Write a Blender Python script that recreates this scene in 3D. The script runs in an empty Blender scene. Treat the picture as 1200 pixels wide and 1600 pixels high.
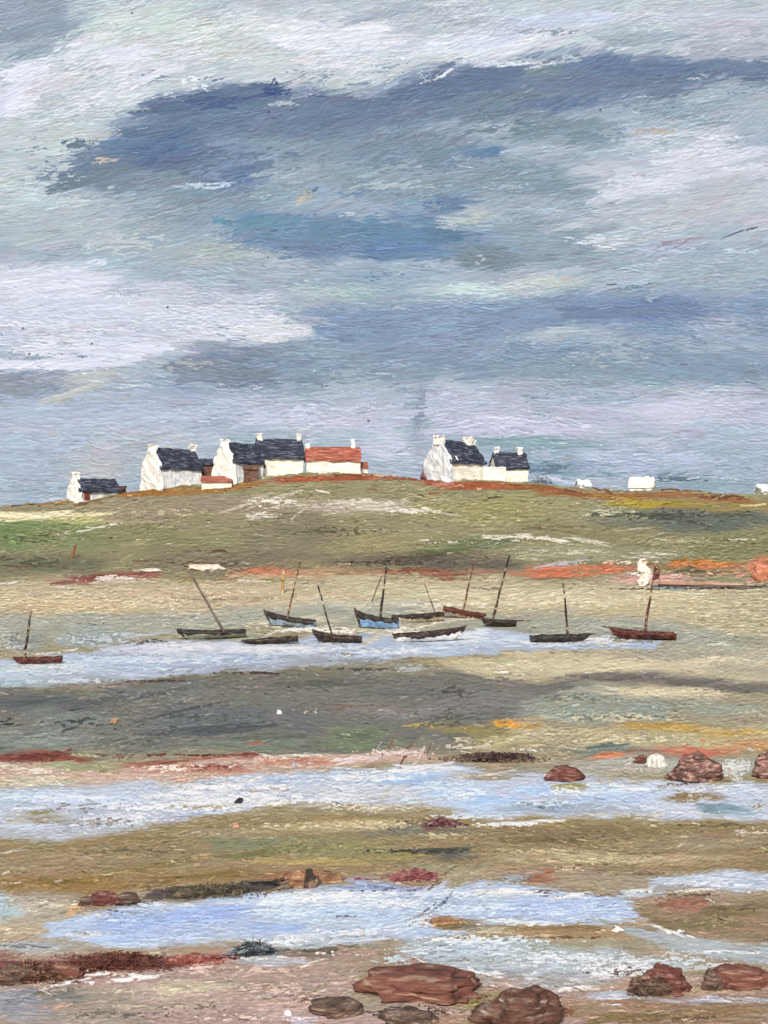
import bpy, bmesh, math, random
import numpy as np
from mathutils import Vector, Matrix, noise as mnoise

# ------------------------------------------------------------------ camera, sky light, sun, exposure
SC = bpy.context.scene
COL = SC.collection
F = 1800.0            # focal length in units of 1/1200 of the picture width
H = 8.75              # eye height (m)
HZ = 815.0            # row of the horizon
cam_d = bpy.data.cameras.new("camera")
cam = bpy.data.objects.new("camera", cam_d)
COL.objects.link(cam)
cam.location = (0, 0, H)
cam.rotation_euler = (math.radians(90), 0, 0)
cam_d.sensor_fit = 'VERTICAL'
cam_d.sensor_height = 36.0
cam_d.lens = 36.0 * F / 1600.0
cam_d.shift_y = (HZ - 800.0) / 1600.0
cam_d.clip_end = 20000
cam_d.clip_start = 0.5
SC.camera = cam

SUN_EL, SUN_AZ = 40.0, 188.0      # azimuth clockwise from +Y: behind the viewer, a little to the left
W = bpy.data.worlds.new("World")
SC.world = W
W.use_nodes = True
nt = W.node_tree
bg = nt.nodes["Background"]
sky = nt.nodes.new("ShaderNodeTexSky")
sky.sky_type = 'NISHITA'
sky.sun_disc = False
sky.sun_elevation = math.radians(SUN_EL)
sky.sun_rotation = math.radians(SUN_AZ)
sky.dust_density = 4.0
sky.ozone_density = 0.6
nt.links.new(sky.outputs[0], bg.inputs[0])
bg.inputs[1].default_value = 0.10
sl = bpy.data.lights.new("sun", 'SUN')
sl.energy = 3.5
sl.angle = math.radians(8)
sl.color = (1.0, 0.95, 0.87)
so = bpy.data.objects.new("sun", sl)
COL.objects.link(so)
a, e = math.radians(SUN_AZ), math.radians(SUN_EL)
sdir = Vector((math.sin(a) * math.cos(e), math.cos(a) * math.cos(e), math.sin(e)))
so.rotation_euler = sdir.to_track_quat('Z', 'Y').to_euler()
SC.view_settings.view_transform = 'Standard'
SC.view_settings.look = 'None'
SC.view_settings.exposure = 0.0
SC.view_settings.gamma = 1.0
K = 1.12               # daylight on a level surface: shown brightness / base colour

rng = np.random.default_rng(7)
random.seed(7)


# ------------------------------------------------------------------ helpers: objects, materials
def s2l(c):
    c = np.asarray(c, dtype=np.float64)
    return np.where(c <= 0.04045, c / 12.92, ((c + 0.055) / 1.055) ** 2.4)


def lin(c, k=K):
    v = s2l(np.array(c) / 255.0) / k
    return (min(float(v[0]), 0.9), min(float(v[1]), 0.9), min(float(v[2]), 0.9), 1.0)


def tag(o, label=None, cat=None, group=None, kind=None):
    if label: o["label"] = label
    if cat: o["category"] = cat
    if group: o["group"] = group
    if kind: o["kind"] = kind
    return o


def empty(name, loc, rz=0.0):
    o = bpy.data.objects.new(name, None)
    COL.objects.link(o)
    o.location = loc
    o.rotation_euler = (0, 0, rz)
    o.empty_display_size = 0.3
    return o


def obj(name, bm, m, parent=None, smooth=False):
    me = bpy.data.meshes.new(name)
    bmesh.ops.recalc_face_normals(bm, faces=bm.faces)
    bm.to_mesh(me)
    bm.free()
    if smooth:
        me.polygons.foreach_set("use_smooth", [True] * len(me.polygons))
    me.materials.append(m)
    o = bpy.data.objects.new(name, me)
    COL.objects.link(o)
    if parent: o.parent = parent
    return o


def streak_mat(name, cols, stretch=(1, 1, 1), scale=3.0, rough=0.6, bump=0.4, detail=5.0, k=K, stops=None):
    """Loaded-brush paint: a few colours dragged out along one direction."""
    m = bpy.data.materials.new(name)
    m.use_nodes = True
    t = m.node_tree
    b = t.nodes["Principled BSDF"]
    tc = t.nodes.new("ShaderNodeTexCoord")
    mp = t.nodes.new("ShaderNodeMapping")
    mp.inputs["Scale"].default_value = stretch
    n = t.nodes.new("ShaderNodeTexNoise")
    n.inputs["Scale"].default_value = scale
    n.inputs["Detail"].default_value = detail
    n.inputs["Roughness"].default_value = 0.65
    r = t.nodes.new("ShaderNodeValToRGB")
    el = r.color_ramp.elements
    pos = stops or [0.28 + 0.44 * i / max(1, len(cols) - 1) for i in range(len(cols))]
    while len(el) < len(cols): el.new(0.5)
    for i, c in enumerate(cols):
        el[i].position = 0.5 + (pos[i] - 0.5) * 0.62
    for i, c in enumerate(cols):
        el[i].color = lin(c, k)
    t.links.new(tc.outputs["Object"], mp.inputs["Vector"])
    t.links.new(mp.outputs[0], n.inputs["Vector"])
    t.links.new(n.outputs["Fac"], r.inputs[0])
    t.links.new(r.outputs[0], b.inputs["Base Color"])
    b.inputs["Roughness"].default_value = rough
    b.inputs["Specular IOR Level"].default_value = 0.3
    if bump:
        bp = t.nodes.new("ShaderNodeBump")
        bp.inputs["Strength"].default_value = bump
        bp.inputs["Distance"].default_value = 0.08
        t.links.new(n.outputs["Fac"], bp.inputs["Height"])
        t.links.new(bp.outputs[0], b.inputs["Normal"])
    return m


# ------------------------------------------------------------------ brush engine (fills per-vertex pigment of the land and the sky)
def smooth(a, b, x):
    t = np.clip((x - a) / (b - a), 0, 1)
    return t * t * (3 - 2 * t)


def vnoise(x, y, seed):
    r = np.random.default_rng(seed)
    S_ = 512
    g = r.random((S_, S_))
    xi = np.floor(x).astype(int); yi = np.floor(y).astype(int)
    fx = x - xi; fy = y - yi
    fx = fx * fx * (3 - 2 * fx); fy = fy * fy * (3 - 2 * fy)
    x0 = xi % S_; x1 = (xi + 1) % S_; y0 = yi % S_; y1 = (yi + 1) % S_
    return (g[y0, x0] * (1 - fx) + g[y0, x1] * fx) * (1 - fy) + (g[y1, x0] * (1 - fx) + g[y1, x1] * fx) * fy


def fbm(x, y, seed, octv=3):
    s = 0; a = 0.5
    for o in range(octv):
        s = s + a * vnoise(x * 2 ** o, y * 2 ** o, seed + o); a *= 0.5
    return s / (1 - 0.5 ** octv)


class Plan:
    """Coarse map of which pigment lies where."""
    def __init__(s, x0, x1, y0, y1, base, step=3.0):
        s.x0, s.y0, s.st = x0, y0, step
        s.xs = np.arange(x0, x1, step); s.ys = np.arange(y0, y1, step)
        s.X, s.Y = np.meshgrid(s.xs, s.ys)
        s.wx = (fbm(s.X / 60, s.Y / 22, 11) - 0.5); s.wy = (fbm(s.X / 70, s.Y / 25, 51) - 0.5)
        s.c = np.ones(s.X.shape + (3,)) * np.array(base) / 255.0
        s.w = np.zeros(s.X.shape)
        s.b = np.zeros(s.X.shape)

    def _put(s, m, col, op, water):
        m = np.clip(m * op, 0, 1)
        s.c = s.c * (1 - m[..., None]) + m[..., None] * np.array(col) / 255.0
        if water is not None:
            s.w = s.w * (1 - m) + m * water

    def band(s, pts, col, soft=0.5, op=1.0, water=0.0, warp=1.0):
        p = np.array(pts, float)
        yc = np.interp(s.X, p[:, 0], p[:, 1]); hw = np.interp(s.X, p[:, 0], p[:, 2])
        hw0 = np.maximum(hw, 0.5)
        q = np.abs(s.Y + s.wy * warp * np.minimum(hw0 * 1.3, 26) - yc) / hw0
        m = 1 - smooth(1 - soft, 1 + soft * 0.6, q)
        lo, hi = p[0, 0], p[-1, 0]
        fade = 10.0
        wx = s.X + s.wx * 60 * warp
        if lo > -20: m = m * smooth(lo - fade, lo + fade, wx)
        if hi < 1220: m = m * (1 - smooth(hi - fade, hi + fade, wx))
        s._put(m, col, op, water)

    def blob(s, x, y, rx, ry, col, ang=0, soft=0.6, op=1.0, water=None, warp=1.0):
        a = math.radians(ang)
        dx = s.X + s.wx * warp * rx * 1.2 - x; dy = s.Y + s.wy * warp * ry * 1.6 - y
        u = (dx * math.cos(a) + dy * math.sin(a)) / rx; v = (-dx * math.sin(a) + dy * math.cos(a)) / ry
        q = np.sqrt(u * u + v * v)
        s._put(1 - smooth(1 - soft, 1 + soft * 0.6, q), col, op, water)

    def tone(s, sat, gain, lift):
        L = s.c.mean(-1, keepdims=True)
        s.c = np.clip((L * gain + lift) + (s.c - L) * sat, 0, 1)

    def clarity(s, k, r):
        b = s.c.copy()
        for _ in range(3):
            for ax in (0, 1):
                n = r if ax == 0 else r * 3
                pad = [(0, 0)] * 3; pad[ax] = (n + 1, n)
                cs_ = np.cumsum(np.pad(b, pad, mode='edge'), axis=ax)
                m_ = b.shape[ax]
                b = (np.take(cs_, range(2 * n + 1, 2 * n + 1 + m_), ax) - np.take(cs_, range(0, m_), ax)) / (2 * n + 1)
        s.c = np.clip(s.c + k * (s.c - b), 0, 1)

    def at(s, x, y):
        i = min(max(int((y - s.y0) / s.st), 0), len(s.ys) - 1); j = min(max(int((x - s.x0) / s.st), 0), len(s.xs) - 1)
        return s.c[i, j], s.w[i, j]


class Canvas:
    def __init__(s, x0, x1, y0, y1, dx, dy):
        s.x0, s.y0, s.dx, s.dy = x0, y0, dx, dy
        s.nx = int((x1 - x0) / dx) + 1; s.ny = int((y1 - y0) / dy) + 1
        s.x1 = x0 + (s.nx - 1) * dx; s.y1 = y0 + (s.ny - 1) * dy
        s.xs = x0 + np.arange(s.nx) * dx; s.ys = y0 + np.arange(s.ny) * dy
        s.c = np.zeros((s.ny, s.nx, 3), np.float32); s.h = np.zeros((s.ny, s.nx), np.float32); s.w = np.zeros((s.ny, s.nx), np.float32)

    def fill(s, plan):
        ii = np.clip(((s.ys - plan.y0) / plan.st).astype(int), 0, len(plan.ys) - 1)
        jj = np.clip(((s.xs - plan.x0) / plan.st).astype(int), 0, len(plan.xs) - 1)
        s.c[:] = plan.c[np.ix_(ii, jj)]; s.w[:] = plan.w[np.ix_(ii, jj)]

    def stroke(s, x, y, L, Wd, ang, col, op=1.0, dry=0.3, water=0.0, jit=0.02, curve=None, load=1.0):
        """One dab: half-length L, half-width Wd, angle in degrees (up to the right is positive)."""
        a = math.radians(-ang); ca, sa = math.cos(a), math.sin(a)
        ex = abs(L * ca) + abs(Wd * sa) + 2; ey = abs(L * sa) + abs(Wd * ca) + 2
        if curve is None: curve = rng.normal(0, 0.25)
        ey += abs(curve) * Wd
        j0 = max(0, int((x - ex - s.x0) / s.dx)); j1 = min(s.nx, int((x + ex - s.x0) / s.dx) + 2)
        i0 = max(0, int((y - ey - s.y0) / s.dy)); i1 = min(s.ny, int((y + ey - s.y0) / s.dy) + 2)
        if j1 <= j0 or i1 <= i0: return
        dx = s.xs[j0:j1][None, :] - x; dy = s.ys[i0:i1][:, None] - y
        u = (dx * ca + dy * sa) / L; v = (-dx * sa + dy * ca) / Wd
        v = v + curve * (u * u - 0.3)
        nb = max(5, int(Wd * 1.3))
        ns = max(4, int(L / 5))
        bi = np.clip((v + 1) * 0.5 * (nb - 1), 0, nb - 1.001); b0 = bi.astype(int); fb = bi - b0
        e0 = rng.random(nb + 1) ** 2 * 0.55; e1 = rng.random(nb + 1) ** 1.5 * 0.7
        jl = rng.normal(0, jit, nb + 1); hb = rng.random(nb + 1)
        E0 = e0[b0] * (1 - fb) + e0[b0 + 1] * fb; E1 = e1[b0] * (1 - fb) + e1[b0 + 1] * fb
        J = jl[b0] * (1 - fb) + jl[b0 + 1] * fb; HB = hb[b0] * (1 - fb) + hb[b0 + 1] * fb
        m = smooth(0, max(0.12, 1.6 / Wd), 1 - np.abs(v))
        m = m * smooth(0, 0.12, u + 1 - E0) * smooth(0, 0.25, 1 - u - E1)
        if dry > 0:
            g = rng.random((ns + 2, nb + 1))
            si = np.clip((u + 1) * 0.5 * ns, 0, ns - 0.001); s0 = si.astype(int); fs = si - s0
            N = (g[s0, b0] * (1 - fs) + g[s0 + 1, b0] * fs) * (1 - fb) + (g[s0, b0 + 1] * (1 - fs) + g[s0 + 1, b0 + 1] * fs) * fb
            thr = dry * (0.35 + 0.65 * (u + 1) * 0.5)
            m = m * smooth(thr - 0.12, thr + 0.12, N)
        m = np.clip(m * op, 0, 1).astype(np.float32)
        c = np.array(col)[None, None, :] * (1 + J[..., None])
        sl_ = (slice(i0, i1), slice(j0, j1))
        s.c[sl_] += (c - s.c[sl_]) * m[..., None]
        s.h[sl_] += ((s.h[sl_] * 0.6 + load * (0.25 + 0.75 * HB)) - s.h[sl_]) * m
        if water is not None: s.w[sl_] += (water - s.w[sl_]) * m

    def dab(s, x, y, L, Wd, an, c, op, dry, w, jit=0.03, load=1.2):
        """One loaded touch laid as a few broken, overlapping drags."""
        n = 2 + int(L / 22)
        a = math.radians(-an)
        for k in range(n):
            t_ = (k + 0.5) / n * 2 - 1
            o_ = rng.normal(0, 0.35) * Wd
            s.stroke(x + t_ * L * 0.62 * math.cos(a) - o_ * math.sin(a), y + t_ * L * 0.62 * math.sin(a) + o_ * math.cos(a), L * rng.uniform(0.4, 0.6) if n > 2 else L * 0.75, Wd * rng.uniform(0.55, 0.95),
                     an + rng.normal(0, 4), np.clip(np.array(c) * (1 + rng.normal(0, 0.03)), 0, 1), op, min(0.75, dry + rng.uniform(0, .2)), w, jit, None, load)

    def scumble(s, x, y, rx, ry, col, dens, gx=7.0, gy=2.2, water=None, op=0.9, slant=0.15):
        """Dry brush: broken flecks of pigment caught on the ridges."""
        j0 = max(0, int((x - rx - s.x0) / s.dx)); j1 = min(s.nx, int((x + rx - s.x0) / s.dx) + 2)
        i0 = max(0, int((y - ry - s.y0) / s.dy)); i1 = min(s.ny, int((y + ry - s.y0) / s.dy) + 2)
        if j1 <= j0 or i1 <= i0: return
        X, Y = np.meshgrid(s.xs[j0:j1], s.ys[i0:i1])
        sd = int(rng.integers(0, 10000))
        Yw = Y + X * slant + 5 * (vnoise(X / 16, Y / 9, sd + 1) - 0.5)
        N = 0.65 * vnoise(X / gx, Yw / gy, sd) + 0.35 * vnoise(X / (gx * .4), Yw / (gy * .7), sd + 2)
        q = np.sqrt(((X - x) / rx) ** 2 + ((Y - y) / ry) ** 2)
        thr = 1 - dens * np.clip(1.25 - q * 1.25, 0, 1)
        m = (smooth(thr - 0.06, thr + 0.06, N * 0.9 + 0.05) * op).astype(np.float32)
        c = np.array(col)[None, None, :] * (1 + 0.06 * (vnoise(X / 4, Y / 2, sd + 3) - 0.5))[..., None]
        sl_ = (slice(i0, i1), slice(j0, j1))
        s.c[sl_] += (c - s.c[sl_]) * m[..., None]
        s.h[sl_] += m * 0.6
        if water is not None: s.w[sl_] += (water - s.w[sl_]) * m

    def sharpen(s, k):
        b = s.c.copy()
        for ax in (0, 1):
            b = (b + np.roll(b, 1, ax) + np.roll(b, -1, ax)) / 3
        s.c += k * (s.c - b)

    def flecks(s, plan, n, angf, amp, x0, x1, y0, y1, L0, L1, W0, W1, seed, sizef=lambda x, y: 1.0, light=0.55):
        """Small opaque touches, gathered in drifts, half lighter and half darker than what they lie on."""
        X = rng.uniform(x0, x1, n); Y = rng.uniform(y0, y1, n)
        D = fbm(X / 70, Y / 26, seed, 3)
        for x, y, d in zip(X, Y, D):
            if d < 0.46: continue
            c, w = plan.at(x, y)
            k = sizef(x, y)
            a_ = abs(rng.normal(0, amp)) * (1 if rng.random() < light else -1)
            s.stroke(x, y, rng.uniform(L0, L1) * k, rng.uniform(W0, W1), angf(x, y) + rng.normal(0, 10), np.clip(c + a_, 0, 1), 0.9, 0.25, w, 0.04)

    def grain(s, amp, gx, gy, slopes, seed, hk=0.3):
        """Fine drag ridges over the whole sheet, their light and shade put into the colour; slopes = [(rise per run, mask)]."""
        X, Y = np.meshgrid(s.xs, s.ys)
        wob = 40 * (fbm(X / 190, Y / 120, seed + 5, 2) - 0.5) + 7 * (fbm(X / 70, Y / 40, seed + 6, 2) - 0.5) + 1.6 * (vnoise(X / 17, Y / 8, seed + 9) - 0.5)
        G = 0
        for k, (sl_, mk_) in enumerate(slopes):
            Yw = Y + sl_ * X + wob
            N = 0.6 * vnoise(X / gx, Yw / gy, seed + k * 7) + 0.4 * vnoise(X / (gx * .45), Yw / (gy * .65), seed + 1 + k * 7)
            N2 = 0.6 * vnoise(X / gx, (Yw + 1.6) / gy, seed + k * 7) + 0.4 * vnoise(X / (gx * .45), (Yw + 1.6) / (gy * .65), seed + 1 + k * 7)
            G = G + ((N - 0.5) * 0.8 + (N - N2) * 0.9) * mk_(X, Y)  # difference term: lit and dark edge of each ridge, as colour
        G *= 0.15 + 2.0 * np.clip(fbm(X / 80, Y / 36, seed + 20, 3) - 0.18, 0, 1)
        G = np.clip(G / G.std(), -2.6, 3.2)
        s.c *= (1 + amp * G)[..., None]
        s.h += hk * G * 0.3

    def sample(s, X, Y):
        span = s.x1 - s.x0
        X = (X - s.x0) % (2 * span); X = np.where(X > span, 2 * span - X, X)
        spy = s.y1 - s.y0
        Y = (Y - s.y0) % (2 * spy); Y = np.where(Y > spy, 2 * spy - Y, Y)
        fx = np.clip(X / s.dx, 0, s.nx - 1.001); fy = np.clip(Y / s.dy, 0, s.ny - 1.001)
        j = fx.astype(int); i = fy.astype(int); fx = (fx - j); fy = (fy - i)
        out = []
        for A in (s.c, s.h[..., None], s.w[..., None]):
            out.append((A[i, j] * (1 - fx)[..., None] + A[i, j + 1] * fx[..., None]) * (1 - fy)[..., None]
                       + (A[i + 1, j] * (1 - fx)[..., None] + A[i + 1, j + 1] * fx[..., None]) * fy[..., None])
        return out[0], out[1][..., 0], out[2][..., 0]


def passes(cv, plan, specs, angf, x0, x1, y0, y1, sizef=lambda x, y: 1.0, jl=0.03, jit=0.045):
    for (n, L0, L1, W0, W1, dry, op) in specs:
        for _ in range(n):
            x = rng.uniform(x0, x1); y = rng.uniform(y0, y1)
            k = sizef(x, y)
            L = rng.uniform(L0, L1) * k; Wd = rng.uniform(W0, W1) * min(1, k * 1.1)
            c, w = plan.at(x, y)
            c = c * (1 + rng.normal(0, jl)) + rng.normal(0, 0.011) * np.array((-1, 0.35, 0.5)) + rng.normal(0, 0.010) * np.array((0.5, -0.5, 0.5))
            cv.stroke(x, y, L, Wd, angf(x, y) + rng.normal(0, 4), np.clip(c, 0, 1), op, dry * rng.uniform(0.5, 1.3), w, jit)


def grid_mesh(name, P, cols, faces_idx, mat, extra=None):
    """Mesh from vertex table P, face index table, pigment per vertex."""
    used = np.unique(faces_idx)
    remap = np.zeros(len(P), np.int64); remap[used] = np.arange(len(used))
    fi = remap[faces_idx]
    me = bpy.data.meshes.new(name)
    me.vertices.add(len(used)); me.vertices.foreach_set("co", P[used].astype(np.float32).ravel())
    nf = len(fi)
    me.loops.add(nf * 4); me.loops.foreach_set("vertex_index", fi.astype(np.int32).ravel())
    me.polygons.add(nf); me.polygons.foreach_set("loop_start", np.arange(0, nf * 4, 4, dtype=np.int32))
    me.polygons.foreach_set("use_smooth", np.ones(nf, dtype=bool))
    at_ = me.attributes.new("pigment", 'FLOAT_COLOR', 'POINT')
    rgba = np.ones((len(used), 4), np.float32); rgba[:, :3] = cols[used]
    at_.data.foreach_set("color", rgba.ravel())
    me.update(calc_edges=True)
    me.materials.append(mat)
    o = bpy.data.objects.new(name, me)
    COL.objects.link(o)
    return o


# ------------------------------------------------------------------ SKY
sp = Plan(-130, 1330, -80, 850, (168, 182, 194))
B, O = sp.band, sp.blob
# pale upper clouds
B([(-130, 120, 130), (1330, 40, 90)], (192, 203, 210), 0.6)
O(180, 40, 150, 60, (200, 213, 215)); O(320, 60, 150, 50, (204, 214, 214))
O(520, 55, 160, 34, (224, 228, 236), 5); O(760, 70, 130, 34, (214, 221, 232), 6); O(700, 30, 120, 22, (188, 196, 206))
O(900, 35, 120, 26, (206, 214, 232), 4); O(1010, 50, 90, 22, (178, 190, 200)); O(1150, 40, 90, 45, (188, 194, 206)); O(1170, 75, 60, 22, (176, 184, 192))
O(50, 35, 95, 58, (150, 164, 180), soft=0.4); O(60, 90, 70, 22, (165, 180, 190))
O(40, 117, 55, 18, (222, 226, 242), -8, 0.3); O(15, 160, 32, 26, (222, 226, 242), 0, 0.4)
O(110, 140, 60, 40, (196, 205, 210)); O(190, 90, 80, 24, (218, 222, 232), 12); O(170, 140, 110, 22, (208, 213, 222), 20)
O(60, 220, 90, 50, (192, 202, 206)); O(30, 290, 60, 60, (190, 202, 206))
# the long slate cloud rising to the right
B([(85, 275, 10), (180, 245, 42), (300, 215, 62), (430, 190, 58), (560, 180, 40), (700, 150, 42), (830, 130, 48), (960, 125, 46), (1100, 110, 30), (1330, 100, 24)], (116, 134, 156), 0.5)
B([(220, 175, 18), (320, 160, 22), (440, 142, 20)], (104, 123, 150), 0.9); O(418, 138, 26, 12, (88, 108, 144)); O(360, 150, 60, 16, (100, 120, 148))
O(250, 230, 70, 30, (100, 122, 152), 20); O(300, 270, 60, 18, (104, 120, 144), 25); O(150, 285, 80, 18, (126, 142, 156), 10)
O(550, 170, 120, 20, (112, 128, 152), 8); O(720, 132, 90, 22, (104, 120, 148), 8); O(760, 165, 110, 24, (118, 136, 152), 5)
O(950, 100, 80, 16, (112, 130, 158)); O(1010, 125, 90, 22, (116, 132, 152)); O(860, 155, 60, 16, (108, 126, 158)); O(850, 120, 60, 26, (128, 146, 152))
O(880, 200, 110, 26, (132, 150, 158)); O(1060, 165, 80, 22, (148, 164, 176)); O(1150, 140, 60, 16, (160, 174, 184))
O(480, 240, 120, 30, (138, 156, 166), 10); O(640, 230, 140, 34, (128, 146, 160), 4); O(330, 300, 130, 26, (134, 150, 158), 6); O(620, 290, 160, 26, (142, 160, 168), 3)
O(760, 236, 34, 14, (104, 134, 164)); O(800, 285, 120, 34, (140, 158, 166)); O(280, 330, 90, 26, (150, 166, 172)); O(110, 320, 26, 16, (196, 208, 208)); O(380, 270, 40, 20, (104, 126, 156), 10)
# lilac opening on the right
O(1120, 250, 150, 38, (206, 212, 224), 6); O(1000, 285, 90, 26, (192, 200, 212), 12); O(1170, 320, 110, 40, (188, 196, 204)); O(1050, 330, 100, 26, (186, 193, 200))
O(960, 365, 120, 20, (186, 196, 206), 5); O(1060, 385, 60, 12, (176, 186, 206)); O(870, 370, 90, 34, (148, 164, 172), 12); O(1140, 420, 120, 34, (164, 180, 190))
# blue heart
O(550, 355, 220, 44, (126, 150, 172), 2, soft=.95); O(640, 375, 120, 34, (112, 140, 168), soft=.9); O(480, 380, 110, 26, (118, 140, 166)); O(430, 345, 70, 16, (108, 146, 170), 4); O(700, 325, 26, 22, (98, 126, 160)); O(620, 395, 80, 16, (112, 138, 172))
O(730, 340, 40, 18, (178, 190, 190)); O(760, 400, 70, 22, (130, 148, 156)); O(240, 380, 130, 34, (164, 178, 184), 4); O(330, 400, 100, 20, (172, 184, 186)); O(90, 360, 110, 30, (178, 190, 196), 6)
O(740, 455, 90, 18, (194, 210, 214)); O(850, 445, 60, 16, (192, 202, 202)); O(980, 450, 70, 12, (150, 164, 172)); O(590, 440, 130, 22, (150, 172, 186)); O(520, 450, 80, 12, (176, 192, 196))
# left lilac bank
B([(-130, 470, 60), (120, 480, 70), (250, 500, 56), (380, 500, 34), (470, 515, 16)], (208, 214, 231), 0.5)
O(70, 440, 110, 24, (218, 222, 238)); O(110, 550, 130, 20, (222, 226, 242), -2, 0.35); O(300, 460, 130, 18, (196, 204, 220), 3); O(440, 510, 50, 16, (214, 219, 226)); O(200, 515, 90, 14, (196, 203, 220)); O(330, 540, 70, 14, (170, 180, 186))
# lower bands
B([(480, 515, 40), (700, 500, 46), (900, 490, 40), (1330, 490, 46)], (136, 156, 178), 0.6); O(1000, 478, 110, 18, (118, 138, 170)); O(900, 520, 90, 14, (172, 186, 196)); O(660, 500, 60, 22, (140, 158, 180)); O(1140, 510, 60, 20, (160, 172, 192))
B([(-130, 600, 26), (60, 600, 30), (120, 590, 10)], (146, 154, 168), 0.6); O(160, 600, 90, 20, (184, 190, 194), 8); O(390, 570, 110, 30, (134, 145, 162), 0); O(300, 610, 120, 16, (160, 174, 194)); O(540, 570, 120, 30, (146, 166, 180))
B([(560, 560, 26), (760, 560, 34), (1330, 580, 34)], (140, 158, 174), 0.6); O(900, 590, 120, 22, (150, 166, 178)); O(840, 600, 70, 16, (164, 172, 184))
B([(-130, 665, 60), (300, 650, 34), (480, 640, 26), (640, 650, 44)], (178, 189, 208), 0.6); O(80, 720, 110, 40, (172, 184, 204)); O(250, 690, 120, 28, (182, 190, 204)); O(520, 655, 90, 22, (194, 198, 216)); O(400, 640, 60, 16, (188, 194, 214)); O(150, 725, 60, 24, (186, 188, 190)); O(230, 720, 40, 30, (172, 182, 190)); O(60, 770, 80, 20, (164, 180, 192))
B([(680, 635, 40), (860, 650, 34), (1330, 650, 44)], (184, 190, 210), 0.6); O(1060, 640, 90, 26, (198, 201, 220)); O(800, 670, 110, 18, (196, 198, 220)); O(950, 620, 110, 14, (166, 178, 196)); O(1150, 680, 90, 26, (172, 186, 202))
B([(760, 700, 14), (850, 705, 30), (960, 720, 30), (1330, 725, 44)], (166, 182, 198), 0.7); O(840, 690, 90, 16, (148, 172, 180)); O(860, 730, 60, 16, (140, 164, 176)); O(1000, 715, 110, 22, (180, 192, 214)); O(580, 720, 60, 30, (172, 186, 200)); O(610, 690, 60, 26, (190, 198, 216)); O(1100, 755, 120, 12, (150, 168, 178)); O(500, 690, 60, 18, (170, 188, 198))
O(655, 640, 14, 80, (156, 164, 182), op=0.5, soft=0.9); O(430, 580, 8, 60, (138, 150, 166), op=0.4)


def sky_ang(x, y):
    return float(np.interp(y, [0, 120, 330, 480, 600, 850], [9, 15, 9, 3, 1, 1])) + 6 * math.sin(x / 140.0 + y / 60.0)


sp.tone(0.82, 0.92, 0.076)
sp.clarity(0.22, 14)
mid_ = np.clip(1 - np.abs(sp.c.mean(-1, keepdims=True) - 0.62) / 0.22, 0, 1)
sp.c = np.clip(sp.c + mid_ * np.array((-0.026, -0.014, 0.016)), 0, 1)
cs = Canvas(-120, 1320, -60, 842, 1.5, 1.2)
cs.fill(sp)
passes(cs, sp, [(900, 30, 80, 6, 14, 0.35, 0.9), (2600, 14, 50, 3, 8, 0.5, 0.85), (3600, 10, 36, 1.5, 4.0, 0.55, 0.8)], sky_ang, -120, 1320, -60, 842, jl=0.028)
# bristle marks: short pale and dark drags over everything
for _ in range(5200):
    x, y = rng.uniform(-120, 1320), rng.uniform(-60, 842)
    c, w = sp.at(x, y)
    d = rng.normal(0, 0.055)
    cs.stroke(x, y, rng.uniform(6, 30), rng.uniform(0.7, 1.7), sky_ang(x, y) + rng.normal(0, 6), np.clip(c + d, 0, 1), 0.65, 0.45, 0, 0.01)
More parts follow.
